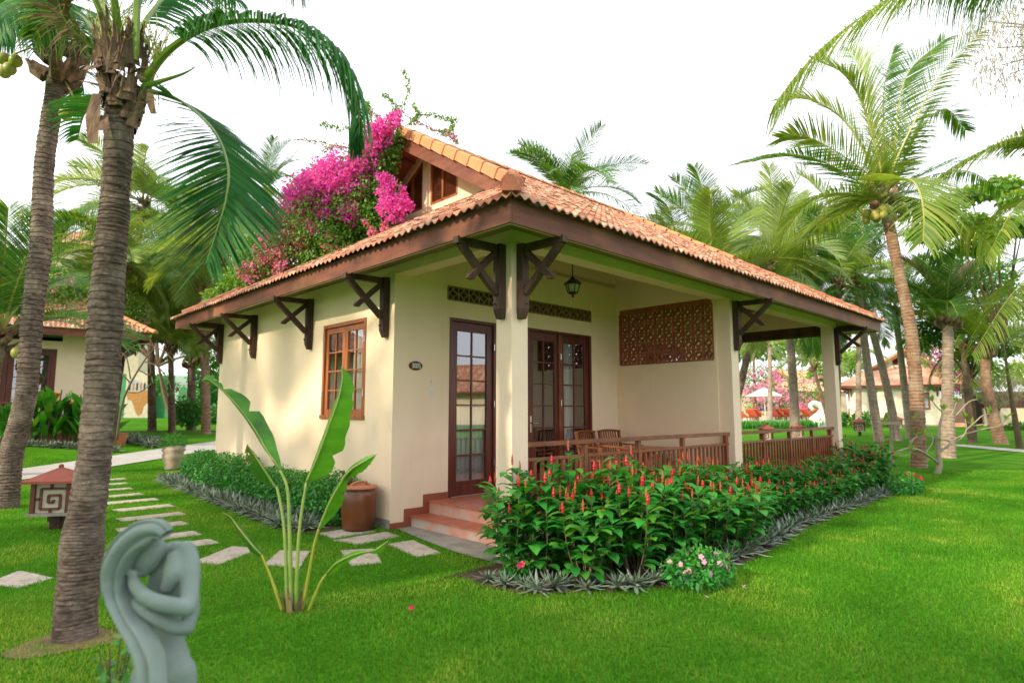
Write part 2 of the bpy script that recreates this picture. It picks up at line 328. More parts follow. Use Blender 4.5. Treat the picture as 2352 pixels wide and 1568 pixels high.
def breeze(mb, o, e, h, cell, nx, nz, depth, r=.011):
    """pierced blocks: square frame, four arcs and a centre lozenge per cell"""
    o = Vector(o); e = Vector(e); h = Vector(h); nn = e.cross(h)
    P = lambda u, v: o+e*u+h*v-nn*(depth/2)
    for i in range(nx+1): mb.beam(P(i*cell, 0), P(i*cell, nz*cell), depth, r*2 if i % 2 else r*2.2, up=e)
    for j in range(nz+1): mb.beam(P(0, j*cell), P(nx*cell, j*cell), depth*.98, r*2, up=h)
    for i in range(nx):
        for j in range(nz):
            cx_, cz_ = (i+.5)*cell, (j+.5)*cell; R = cell*.5
            for (sx, sz) in ((1,1),(1,-1),(-1,1),(-1,-1)):
                kx, kz = cx_+sx*R, cz_+sz*R; pr = None
                for q in range(5):
                    th = q/4*PI/2; u, v = kx-sx*R*math.cos(th)*.98, kz-sz*R*math.sin(th)*.98
                    if pr: mb.beam(P(*pr), P(u, v), depth*.9, r*1.5, up=(P(*pr)-P(kx,kz)))
                    pr = (u, v)
def glazed(name, parent, x0, x1, z0, z1, leaves, rows, P, wood, fr=.055, stile=.09, rail=(.1,.1), cols=2, handle=None, curtain_rows=1.0, d0=.05, dark=None):
    """door or window in a local frame P(u,v,d) (d inward). leaves: list of (u0,u1)"""
    f = MB()
    def bar(mb, u0, u1, v0, v1, da, db, mi=0):
        c = [P(u, v, d) for d in (da, db) for (u, v) in ((u0,v0),(u1,v0),(u1,v1),(u0,v1))]
        mb.add(c, [(0,3,2,1),(4,5,6,7),(0,1,5,4),(1,2,6,5),(2,3,7,6),(3,0,4,7)], mi)
    bar(f, x0, x0+fr, z0, z1, -.012, .12); bar(f, x1-fr, x1, z0, z1, -.012, .12); bar(f, x0+fr, x1-fr, z1-fr, z1, -.010, .12)
    o = f.build(name, wood, parent, bevel=.004)
    for (a, b) in leaves:
        s = MB(); zt = z1-fr-.004; zb = z0+.006
        bar(s, a, a+stile, zb, zt, .02, .065); bar(s, b-stile, b, zb, zt, .02, .065)
        bar(s, a+stile, b-stile, zb, zb+rail[0], .021, .064); bar(s, a+stile, b-stile, zt-rail[1], zt, .021, .064)
        gu0, gu1, gv0, gv1 = a+stile, b-stile, zb+rail[0], zt-rail[1]; mw = .022
        for i in range(1, cols): u = gu0+(gu1-gu0)*i/cols; bar(s, u-mw/2, u+mw/2, gv0, gv1, .026, .058)
        for j in range(1, rows): v = gv0+(gv1-gv0)*j/rows; bar(s, gu0, gu1, v-mw/2, v+mw/2, .028, .056)
        lf = s.build('leaf', wood, o, bevel=.003)
        g = MB(); g.quad(P(gu0,gv0,.042), P(gu1,gv0,.042), P(gu1,gv1,.042), P(gu0,gv1,.042)); g.build('pane', 'window_glass', o)
    return o, bar
bung = root('bungalow', (XL, YB, 0), 'cream garden bungalow with red tiled roof and veranda, number 3005 beside its door', 'bungalow')
# --- walls
wb = MB()
WH = 3.42
win = (YBK-8.735, YBK-7.473, 1.382, 2.80)    # along -y from the back corner
wall_sheet(wb, (XL, YBK, -.3), (0,-1,0), (0,0,1), YBK-YB, WH+.3, .2, [(win[0], win[1], win[2]+.3, win[3]+.3)])
d1 = (5.306, 6.19); d2 = (6.87, 8.485); DT = 2.822; FZ = .31
vent1 = (5.266, 6.24); vent2 = (6.78, 8.49)
hol = [(d1[0]-XL, d1[1]-XL, FZ, DT), (d2[0]-XL, d2[1]-XL, FZ, DT), (vent1[0]-XL, vent1[1]-XL, 3.072, 3.265), (vent2[0]-XL, vent2[1]-XL, 3.072, 3.265)]
XR = XE-(XM+.24-XL)-.0
hol += [(XE-d1[1]-XL, XE-d1[0]-XL+0, FZ, DT)] if False else []
m1 = (XE-d1[1]+XL, XE-d1[0]+XL); m2 = (XE-d2[1]+XL, XE-d2[0]+XL)
hol += [(m1[0]-XL, m1[1]-XL, FZ, DT), (m2[0]-XL, m2[1]-XL, FZ, DT)]
wall_sheet(wb, (XL, YB, 0), (1,0,0), (0,0,1), XE-XL, 3.86, .2, hol)
wall_sheet(wb, (XE, YB, -.3), (0,1,0), (0,0,1), YBK-YB, WH+.3, .2, [(1.0, 2.26, 1.68, 3.1)])
wall_sheet(wb, (XE, YBK, -.3), (-1,0,0), (0,0,1), XE-XL, WH+.3, .2, [])
wb.build('wall', 'plaster', bung)
pw = MB(); lat = (4.843, 6.695, 2.318, 3.352)
wall_sheet(pw, (XM, YB-.002, 0), (0,-1,0), (0,0,1), YB-YC-CW, 3.83, .22, [(YB-lat[1], YB-lat[0]-.0, lat[2], lat[3])])
pw.bx(XM+.0005, XM+.2195, YC+CW+.001, YC+CW+.03, 0, 3.82); pw.build('partition_wall', 'plaster', bung)
bk = MB(); cell = .1852; breeze(bk, (XM-.01, lat[1], lat[2]+.02), (0,-1,0), (0,0,1), cell, 10, 5, .07, r=.0135)
bk.bx(XM+.0, XM+.08, lat[0], lat[1], lat[2]+.02+5*cell, lat[3]); bk.build('lattice_screen', 'breeze_block', bung)
for (a, b) in (vent1, vent2):
    v = MB(); n_ = int(round((b-a)/.185)); breeze(v, (a, YB-.01, 3.075), (1,0,0), (0,0,1), (b-a)/n_, n_, 1, .06, r=.010)
    v.bx(a, b, YB+.07, YB+.08, 3.07, 3.27, 1); v.build('vent', ['vent_block', 'interior_dark'], bung)
# --- columns, beams, ceiling, soffit
def column(x, y): MB().bx(x, x+CW, y, y+CW, -.1, 3.30).build('column', 'plaster_trim', bung, bevel=.006)
column(XL, YC); column(XM+.03, YC); column(XE-CW, YC)
bm_ = MB(); bm_.bx(XL+.001, XE-.001, YC+.001, YC+CW-.001, 3.301, 3.82)
bm_.bx(XL+.002, XL+CW-.002, YC+CW, YB-.001, 3.301, 3.82); bm_.bx(XE-CW+.002, XE-.002, YC+CW, YB-.001, 3.345, 3.82)
bm_.build('beam', 'plaster_trim', bung)
MB().bx(XE-CW+.03, XE-.03, YC+CW, YB, 3.13, 3.344).build('timber_beam', 'bracket_wood', bung)
up_ = MB(); zr_ = lambda x: 3.435+.6*(x-3.66)-.10
up_.add([(XL+.02,YB,3.85),(XE-.02,YB,3.85),(XE-.02,YB,zr_(XL+.02)),(12.3,YB,zr_(6.5)),(6.5,YB,zr_(6.5)),(XL+.02,YB,zr_(XL+.02))], [(0,1,2,3,4,5)])
zf_ = lambda y: 3.435+.6*(y-3.81)-.08
up_.add([(XM,YB,3.82),(XM,YC+CW,3.82),(XM,YC+CW,zf_(YC+CW)),(XM,YB,zf_(YB))], [(0,1,2,3)]); up_.add([(XM+.22,YB,3.82),(XM+.22,YC+CW,3.82),(XM+.22,YC+CW,zf_(YC+CW)),(XM+.22,YB,zf_(YB))], [(3,2,1,0)])
up_.build('upper_wall', 'plaster', bung)
FX0, FX1, FY0, FY1 = 3.755, 15.045, 3.92, 14.244
sf = MB(); zs = 3.425
sf.bx(FX0+.03, XL+.001, FY0+.03, FY1-.03, zs, zs+.02); sf.bx(XL+.001, FX1-.03, FY0+.03, YC+.0, zs, zs+.02)
sf.bx(XE, FX1-.03, YC, FY1-.03, zs, zs+.02); sf.bx(XL+.001, XE, YBK, FY1-.03, zs, zs+.02)
sf.build('soffit', 'ceiling_paint', bung)
st = MB(); zt = 3.243
for (a, b, c, d) in ((FX0+.031, FX0+.10, FY0+.031, FY1-.031), (FX0+.10, FX1-.031, FY0+.031, FY0+.10), (FX1-.10, FX1-.031, FY0+.10, FY1-.1), (FX0+.1, FX1-.031, FY1-.10, FY1-.031)): st.bx(a, b, c, d, zt, zt+.05)
st.build('eave_trim', 'plaster_trim', bung)
fa = MB(); z0, z1 = 3.222, 3.452
fa.bx(FX0, FX0+.03, FY0, FY1, z0, z1); fa.bx(FX0+.03, FX1, FY0, FY0+.03, z0, z1); fa.bx(FX1-.03, FX1, FY0+.03, FY1, z0, z1); fa.bx(FX0+.03, FX1-.03, FY1-.03, FY1, z0, z1)
fa.build('fascia', 'fascia_wood', bung, bevel=.004)
# --- roof
EX0, EX1, EY0, EY1 = 3.66, 15.14, 3.81, 14.29; EZ = 3.435; PM = .60
YR = (EY0+EY1)/2; HS = YR-EY0; RK = 5.93-EX0; GW = 6.50-EX0; LX = EX1-EX0
rf = MB()
def lim_front(t):
    tt = min(t, LX-t); return tt if tt < RK else HS
tile_slope(rf, (EX0, EY0, EZ), (1,0,0), (0,1,0), LX, PM, lim_front)
tile_slope(rf, (EX1, EY1, EZ), (-1,0,0), (0,-1,0), LX, PM, lim_front, tw=.24, seg=4, c_len=.42)
tile_slope(rf, (EX0, EY1, EZ), (0,-1,0), (1,0,0), EY1-EY0, PM, lambda t: max(0, min(t, EY1-EY0-t, GW)))
tile_slope(rf, (EX1, EY0, EZ), (0,1,0), (-1,0,0), EY1-EY0, PM, lambda t: max(0, min(t, EY1-EY0-t, GW)), tw=.24, seg=4, c_len=.42)
rf.build('roof', 'roof_tile', bung)
rc = MB(); ZR = EZ+PM*HS
for (sx, ex, sg) in ((EX0, EX0+RK, 1), (EX1, EX1-RK, -1)):
    for (ey, s2) in ((EY0, 1), (EY1, -1)):
        hc_ = MB(); ridge_caps(hc_, (sx+sg*.22, ey+s2*.22, EZ+PM*.22+.03), (ex+sg*.2, ey+s2*(RK+.2), EZ+PM*(RK+.2)+.03), r=.075); hc_.build('hip_tiles', 'ridge_red', bung)
ridge_caps(rc, (EX0+RK, YR, ZR+.03), (EX1-RK, YR, ZR+.03), r=.085)
rc.build('ridge_tiles', 'verge_tile', bung)
# end cap on the near corner: three stacked angular tiles
ec = MB(); cdv = Vector((1,1,0)).normalized(); sdv = Vector((1,-1,0)).normalized()
for i, (q, r) in enumerate(((-.02, .08), (.13, .09), (.30, .10))):
    p = Vector((EX0+.02, EY0+.02, EZ+.05+i*.085)) + cdv*q
    vs = []
    for k, pp in enumerate((p-cdv*.02, p+cdv*.26+Vector((0,0,.12)))):
        for (a, b) in ((-r*1.25,-.015),(-r*.85,.055),(-r*.3,.105),(r*.3,.105),(r*.85,.055),(r*1.25,-.015)): vs.append(pp+sdv*a+Vector((0,0,b*1.25)))
    ec.add(vs, [(j, j+1, 7+j, 6+j) for j in range(5)]+[(5,4,3,2,1,0)], 0, .9)
ec.build('hip_end_tile', 'ridge_red', bung)
def gable_end(xr, xw, sg):
    """verge at plane xr, wall at xw; sg=+1 faces -x"""
    # verge tiles
    vt = MB(); y_lo = EY0+RK+.08
    for s2 in (-1, 1):
        a = Vector((xr, YR, ZR+.05)); b = Vector((xr, YR+s2*(HS-RK-.05), ZR+.05-PM*(HS-RK-.05))); k = 9; d = (b-a)/k; up = Vector((0, s2*PM, 1)).normalized()
        for i in range(k):
            p0 = a+d*i-d*.02; p1 = a+d*(i+1)+d*.10; wd = .20; ht = .17
            vs = []
            for (p, g) in ((p0, .94), (p1, 1.06)):
                x0 = xr-sg*.05*g; x1 = xr+sg*wd
                vs += [Vector((x0, p.y, p.z))-up*(ht*g-.045), Vector((x0, p.y, p.z))+up*(.025*g), Vector((x0+sg*.05, p.y, p.z))+up*(.055*g), Vector((x1, p.y, p.z))+up*(.045*g), Vector((x1, p.y, p.z))-up*.04]
            vt.add(vs, [(0,1,6,5),(1,2,7,6),(2,3,8,7),(3,4,9,8),(4,3,2,1,0),(5,6,7,8,9)], 0, random.random())
            rim = MB
            for j in range(4): vt.tube([vs[5+j], vs[6+j]], .011, 5, 1, a=.5)
    vt.build('verge_tiles', ['verge_tile', 'terracotta'], bung)
    bb = MB(); rr = MB(); un = MB()
    for s2 in (-1, 1):
        L_ = HS-RK+.12
        p0 = Vector((xr+sg*(.02+.003*s2), YR-s2*.08, ZR-.20+PM*.08)); p1 = Vector((xr+sg*.02, YR+s2*L_, ZR-.20-PM*L_)); bb.beam(p0, p1, .035, .26, up=(0, s2*PM, 1))
        # underside boards and two rafters
        for (a_, mi) in ((.035, 0),):
            q0 = Vector((xr+sg*.30, YR, ZR-.085)); q1 = Vector((xr+sg*.30, YR+s2*L_, ZR-.085-PM*L_)); un.beam(q0, q1, abs(xw-xr), .03, up=(0, s2*PM, 1))
        for t_ in (.35, .95, 1.55, 2.2):
            c = Vector((0, YR+s2*t_, ZR-.13-PM*t_)); MB().beam((xr+sg*.04, c.y, c.z), (xw, c.y, c.z), .06, .06).build('rafter', 'fascia_wood', bung)
    bb.build('barge_board', 'fascia_wood', bung, bevel=.004); un.build('roof_underside', 'old_tile', bung); pass
    # gable wall with two louvre openings
    zb = EZ+PM*GW-.35; gz = 5.28; gh = lambda y: ZR-.12-PM*abs(y-YR)
    gw = MB(); yo = 2.62
    y_in, y_out = .125, .93
    def strip(ya, yb, fl, fh, mi=0, dx=0.0):
        vs = [(xw+dx, ya, fl(ya)), (xw+dx, yb, fl(yb)), (xw+dx, yb, fh(yb)), (xw+dx, ya, fh(ya))]
        gw.add(vs, [(0,1,2,3)] , mi)
    lt = lambda y: gh(y)-.16
    for s2 in (-1, 1):
        a, b, c = YR+s2*y_in, YR+s2*y_out, YR+s2*yo
        strip(YR, a, lambda y: zb, gh); strip(a, b, lambda y: zb, lambda y: gz); strip(a, b, lt, gh); strip(b, c, lambda y: zb, lambda y: max(gh(y), zb))
        # reveals
        for (p, q) in (((a, gz), (b, gz)), ((b, gz), (b, lt(b))), ((b, lt(b)), (a, lt(a))), ((a, lt(a)), (a, gz))):
            gw.quad((xw, p[0], p[1]), (xw, q[0], q[1]), (xw+sg*.12, q[0], q[1]), (xw+sg*.12, p[0], p[1]))
    gw.build('gable_wall', 'plaster_trim', bung)
    tr = MB()
    for s2 in (-1, 1):
        tr.beam((xw-sg*.02, YR, ZR-.20), (xw-sg*.02, YR+s2*2.3, ZR-.20-PM*2.3), .04, .13, up=(0, s2*PM, 1))
    tr.beam((xw-sg*.015, YR, gz-.12), (xw-sg*.015, YR, ZR-.25), .15, .05, up=(1,0,0)); tr.build('gable_trim', 'plaster_trim', bung)
    for s2 in (-1, 1):
        lv = MB(); a, b = YR+s2*y_in, YR+s2*y_out; xx = xw+sg*.03
        pts = [Vector((xx, a, gz)), Vector((xx, b, gz)), Vector((xx, b, lt(b))), Vector((xx, a, lt(a)))]
        ctr = sum(pts, Vector())/4
        for i in range(4):
            p, q = pts[i], pts[(i+1)%4]; lv.beam(p+(ctr-p).normalized()*.03, q+(ctr-q).normalized()*.03, .05, .06, up=(1,0,0))
        ym = YR+s2*(y_in+.36); lv.beam((xx, ym, gz), (xx, ym, lt(ym)), .05, .06, up=(1,0,0))
        zz = gz+.07
        while zz < lt(a)-.08:
            yo_ = y_out if lt(b) > zz+.03 else (ZR-.12-.16-zz)/PM-.03
            yo_ = min(yo_, y_out)-.04
            for (u0, u1) in ((y_in+.05, min(.455, yo_)), (.51, yo_)):
                if u1-u0 > .04:
                    lv.beam((xx+sg*.015, YR+s2*u0, zz), (xx+sg*.015, YR+s2*u1, zz), .05, .008, up=(1*sg,0,1.3), mi=1)
            zz += .048
        lv.add([(xx+sg*.06, a, gz), (xx+sg*.06, b, gz), (xx+sg*.06, b, lt(b)), (xx+sg*.06, a, lt(a))], [(0,1,2,3)], 2)
        lv.build('louvre', ['window_wood', 'fascia_wood', 'interior_dark'], bung)
gable_end(EX0+RK, EX0+GW, 1); gable_end(EX1-RK, EX1-GW, -1)
# --- brackets
def bracket(c, out, top=3.272):
    """c: centre point on wall face (x,y), out: outward unit"""
    b = MB(); c = Vector((c[0], c[1], 0)); o = Vector((*out, 0)); side = o.cross(Vector((0,0,1)))
    P = lambda d, z: c+o*d+Vector((0,0,z))
    b.beam(P(.05, 2.56), P(.05, top), .10, .10, up=o)
    # chamfered foot
    s = side*.0575
    s = side*.05
    fo = [P(.001,2.56)-s, P(.10,2.56)-s, P(.10,2.56)+s, P(.001,2.56)+s, P(.001,2.465)-s*.8, P(.065,2.465)-s*.8, P(.065,2.465)+s*.8, P(.001,2.465)+s*.8]
    b.add(fo, [(0,1,2,3),(4,7,6,5),(0,4,5,1),(1,5,6,2),(2,6,7,3),(3,7,4,0)])
    b.beam(P(.11, top-.05), P(.655, top-.062), .08, .075)
    b.beam(P(.10, 2.735), P(.60, top-.085), .07, .07)
    p0, p1 = P(.11, top-.10), P(.455, 2.86); b.beam(p0, p1, .065, .065)
    d = (p1-p0).normalized(); sx = d.cross(Vector((0,0,1))).normalized(); sz = sx.cross(d)
    tip = p1+d*.07
    b.add([p1+sx*.039+sz*.0375, p1-sx*.039+sz*.0375, p1-sx*.039-sz*.0375, p1+sx*.039-sz*.0375, tip+sz*.02], [(0,1,4),(1,2,4),(2,3,4),(3,0,4)])
    b.tube([P(.108, 2.62), P(.135, 2.62)], .013, 6)
    b.build('bracket', 'bracket_wood', bung, bevel=.006)
for y in (6.945, 9.154, 11.425): bracket((XL, y), (-1, 0))
bracket((XL, YC+.135), (-1, 0)); bracket((XL+.115, YC), (0, -1))
bracket((XM+.03+.13, YC), (0, -1)); bracket((XE-.12, YC), (0, -1)); bracket((XE, YC+.12), (1, 0))
bracket((XL+.07, YBK), (0, 1)); bracket((XL, 13.2), (-1, 0))
bracket((XE, 7.0), (1, 0)); bracket((XE, 9.15), (1, 0)); bracket((XE, 11.4), (1, 0))
# --- window on the left wall
PW = lambda u, v, d: Vector((XL+d, YBK-u, v))
wmid = (win[0]+win[1])/2
o, bar = glazed('window', bung, win[0], win[1], win[2], win[3], [(win[0]+.055, wmid-.002), (wmid+.002, win[1]-.055)], 4, PW, 'window_wood', stile=.075, rail=(.13, .085))
s = MB(); bar(s, win[0]-.01, win[1]+.01, win[2]-.002, win[2]+.055, -.03, .1); s.build('sill', 'window_wood', o, bevel=.004)
for u in (win[0]+.03, win[1]-.03):
    for v in (1.75, 2.5): MB().tube([PW(u, v-.05, -.018), PW(u, v+.05, -.018)], .008, 6).build('hinge', 'steel', o)
def curtain(par, P, u0, u1, v0, v1, d=.11, wv=.05, name='curtain'):
    c = MB(); n_ = int((u1-u0)/.012)
    vs = []; 
    for i in range(n_+1):
        u = u0+(u1-u0)*i/n_; dd = d+.018*math.sin(i*.9)+.01*math.sin(i*.37)
        vs += [P(u, v0, dd), P(u, v1, dd*.5+d*.5)]
    c.add(vs, [(2*i, 2*i+2, 2*i+3, 2*i+1) for i in range(n_)]); c.build(name, 'curtain', par, smooth=True)
curtain(o, PW, wmid+.1, win[1]-.06, win[2], win[3]-.05)
PRV = lambda u, v, d: Vector((XE-d, YB+u, v))
glazed('window', bung, 1.0, 2.26, 1.38, 2.80, [(1.055, 1.628), (1.632, 2.205)], 4, PRV, 'window_wood', stile=.075, rail=(.13, .085))
# --- doors
PD = lambda u, v, d: Vector((u, YB+d, v))
o, bar = glazed('door', bung, d1[0], d1[1], FZ, DT, [(d1[0]+.045, d1[1]-.045)], 6, PD, 'door_wood', fr=.045, stile=.115, rail=(.20, .13))
curtain(o, PD, d1[0]+.1, d1[1]-.1, FZ+.05, 1.55)
for v in (.75, 1.6, 2.45): MB().tube([PD(d1[1]-.04, v-.05, -.02), PD(d1[1]-.04, v+.05, -.02)], .009, 6).build('hinge', 'steel', o)
o, bar = glazed('door', bung, d2[0], d2[1], FZ, DT, [(d2[0]+.045, 7.655), (7.66, d2[1]-.045)], 6, PD, 'door_wood', fr=.045, stile=.11, rail=(.20, .13))
md = MB(); bar(md, 7.62, 7.70, FZ+.01, DT-.05, -.008, .02); md.build('meeting_stile', 'teak', o)
curtain(o, PD, 7.76, 8.1, FZ+.05, DT-.15)
h = MB(); bar(h, 6.935, 6.975, 1.16, 1.42, .005, .019); h.tube([PD(6.955, 1.31, .0), PD(6.955, 1.31, -.045), PD(7.07, 1.305, -.05)], .009, 8); h.build('handle', 'steel', o)
for v in (.8, 1.63, 2.4): MB().tube([PD(7.665, v-.05, -.016), PD(7.665, v+.05, -.016)], .008, 6).build('hinge', 'steel', o)
for mm in (m1, m2):
    md_ = (mm[0]+mm[1])/2
    lv = [(mm[0]+.045, mm[1]-.045)] if mm == m1 else [(mm[0]+.045, md_-.002), (md_+.002, mm[1]-.045)]
    glazed('door', bung, mm[0], mm[1], FZ, DT, lv, 6, PD, 'door_wood', fr=.045, stile=.11, rail=(.2, .13))
# interior box
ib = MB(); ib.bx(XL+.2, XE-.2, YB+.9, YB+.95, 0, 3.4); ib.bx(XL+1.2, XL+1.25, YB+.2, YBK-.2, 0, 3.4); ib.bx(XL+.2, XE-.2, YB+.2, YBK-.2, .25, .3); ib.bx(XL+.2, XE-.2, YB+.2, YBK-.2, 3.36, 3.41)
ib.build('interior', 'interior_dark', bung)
# --- floor, steps, skirting
fl = MB(); XS0 = 4.99; XS1 = XE-(XS0-XL)
fl.bx(XS0, XS1, YC+.05, YB-.001, -.1, FZ-.02, 1)
# paving of individual tiles with joints
def tiles(mb, x0, x1, y0, y1, z, sz=.30, th=.02, mi=0, j=.004):
    nx = max(1, round((x1-x0)/sz)); ny = max(1, round((y1-y0)/sz)); dx = (x1-x0)/nx; dy = (y1-y0)/ny
    for a in range(nx):
        for b in range(ny): mb.bx(x0+a*dx+j, x0+(a+1)*dx-j, y0+b*dy+j, y0+(b+1)*dy-j, z-th, z, mi)
tiles(fl, XS0-.03, XS1+.03, YC+.03, YB-.002, FZ, .30, .018)
fl.build('veranda_floor', ['terracotta_floor', 'step_riser'], bung)
for (xa, xb) in ((4.70, XS0), (XS1, XE-.315)):
    s = MB(); s.bx(xa, xb, YC+CW+.0, YB-.004, -.1, .127, 1); tiles(s, xa-.03 if xa < 6 else xa, xb if xa < 6 else xb+.03, YC+CW-.01, YB-.003, .145, .30, .017); s.build('step', ['terracotta_floor', 'step_riser'], bung)
sk = MB()
sk.bx(XL-.006, 4.59, YB-.012, YB-.001, -.1, .08); sk.bx(4.59, 4.89, YB-.013, YB-.001, -.1, .237); sk.bx(4.89, d1[0]-.002, YB-.012, YB-.001, -.1, .395)
sk.build('skirting', 'skirting', bung)
pl = MB(); pl.bx(XL-.012, XL-.001, YB+.0, YBK, -.3, .12); pl.build('plinth', 'concrete', bung)
# --- railings
def railing(x0, x1, posts, y=4.67):
    r = MB(); r.bx(x0, x1, y-.045, y+.045, 1.112, 1.162); r.bx(x0, x1, y-.022, y+.022, .955, .993); r.bx(x0, x1, y-.022, y+.022, .42, .458)
    for x in posts: r.bx(x-.03, x+.03, y-.03, y+.03, FZ, 1.111)
    o = r.build('railing', 'teak', bung, bevel=.004)
    x = x0+.1; b = MB()
    while x < x1-.04:
        if min(abs(x-p) for p in posts) > .05: b.bx(x-.019, x+.019, y-.014, y+.014, .459, .954)
        x += .118
    b.build('balusters', 'teak', o)
railing(XL+CW+.001, XM+.028, (4.66, 5.70, 6.80, 7.90, 9.20))
railing(XM+.03+CW+.001, XE-CW-.001, (9.56, 10.56, 11.69, 12.80, 13.79))
tr = MB()
for (x0, x1) in (): pass
# ------------------------------------------------------------------ things on and around the house
# lantern
LC = Vector((6.735, 5.7, 0))
hl = root('hanging_lantern', (LC.x, LC.y, 4.5), 'black hexagonal lantern hanging on a chain under the veranda ceiling', 'lantern')
m = MB(); m.tube([LC+Vector((0,0,4.52)), LC+Vector((0,0,3.44))], .008, 6); m.lathe((LC.x, LC.y, 4.50), [(.05,0),(.05,.02)], 10)
z = 3.575
for i in range(5): m.tube([LC+Vector((.012*math.cos(q)*(i%2), .012*math.cos(q)*(1-i%2), 3.56-.024*i+.015*math.sin(q))) for q in [k*PI/3 for k in range(7)]], .003, 4)
m.build('chain', 'black_iron', hl)
m = MB(); m.lathe((LC.x, LC.y, 0), [(.012,3.455),(.03,3.445),(.035,3.43),(.06,3.415),(.125,3.365),(.138,3.35),(.118,3.34),(.1,3.335)], 6)
for k in range(6):
    a = k*PI/3; m.tube([LC+Vector((.108*math.cos(a), .108*math.sin(a), 3.34)), LC+Vector((.07*math.cos(a), .07*math.sin(a), 3.215))], .008, 5)
m.lathe((LC.x, LC.y, 0), [(.076,3.222),(.08,3.21),(.05,3.195),(.022,3.185),(.014,3.165),(.02,3.155),(.004,3.14)], 6)
m.build('lantern_body', 'black_iron', hl)
m = MB(); m.lathe((LC.x, LC.y, 0), [(.098,3.334),(.064,3.222)], 6); m.build('lantern_glass', 'frosted_glass', hl)
# number plaque
pc = Vector((4.731, YB, 2.10))
np_ = root('number_plaque', (pc.x, YB, pc.z), 'small brown oval plaque with raised number 3005 on the entry wall', 'house number')
def oval(mb, c, rx, rz, y0, y1, n=28, mi=0):
    vs = [(c.x+rx*math.cos(2*PI*i/n), y, c.z+rz*math.sin(2*PI*i/n)) for y in (y0, y1) for i in range(n)]
    mb.add(vs, [tuple(range(n-1,-1,-1))[::-1], tuple(range(n, 2*n))[::-1]]+[(i, (i+1)%n, n+(i+1)%n, n+i) for i in range(n)], mi)
m = MB(); oval(m, pc, .108, .062, YB-.014, YB); m.build('plate_rim', 'fascia_wood', np_)
m = MB(); oval(m, pc, .097, .051, YB-.018, YB-.0145); m.build('plate', 'bracket_wood', np_)
SEG = {'3': 'abgcd', '0': 'abcdef', '5': 'afgcd'}
m = MB()
for i, ch in enumerate('3005'):
    cx_ = pc.x-.057+i*.038; hw, hh = .0115, .028
    seg = {'a': ((-hw,hh),(hw,hh)), 'b': ((hw,hh),(hw,0)), 'c': ((hw,0),(hw,-hh)), 'd': ((-hw,-hh),(hw,-hh)), 'e': ((-hw,0),(-hw,-hh)), 'f': ((-hw,hh),(-hw,0)), 'g': ((-hw,0),(hw,0))}
    for q in SEG[ch]:
        (a, b), (c, d) = seg[q]; m.tube([(cx_+a, YB-.021, pc.z+b), (cx_+c, YB-.021, pc.z+d)], .0052, 6)
m.build('numerals', 'white_plastic', np_)
# switch
sw = root('doorbell_switch', (5.0, YB, 1.76), 'white plastic switch plate with small bell above, left of the single door', 'switch')
m = MB(); m.bx(4.962, 5.035, YB-.012, YB, 1.718, 1.825); m.build('plate', 'white_plastic', sw, bevel=.003)
m = MB(); m.bx(4.985, 5.012, YB-.017, YB-.0125, 1.75, 1.80); m.build('rocker', 'white_plastic', sw)
m = MB(); m.bx(4.984, 5.016, YB-.02, YB, 1.87, 1.915); m.lathe((5.0, YB-.012, 1.92), [(.008,0),(.003,.035)], 6); m.build('bell', 'white_plastic', sw, bevel=.003)
# apron and stones
m = MB(); m.add([(4.47,6.76,.012),(4.30,5.9,.012),(4.2,5.2,.012),(4.2,4.5,.012),(4.72,4.5,.012),(4.72,6.76,.012)], [(5,4,3,2,1,0)[::-1]]); m.build('paving', 'concrete', shift=(4.4,5.6,0), kind='structure')
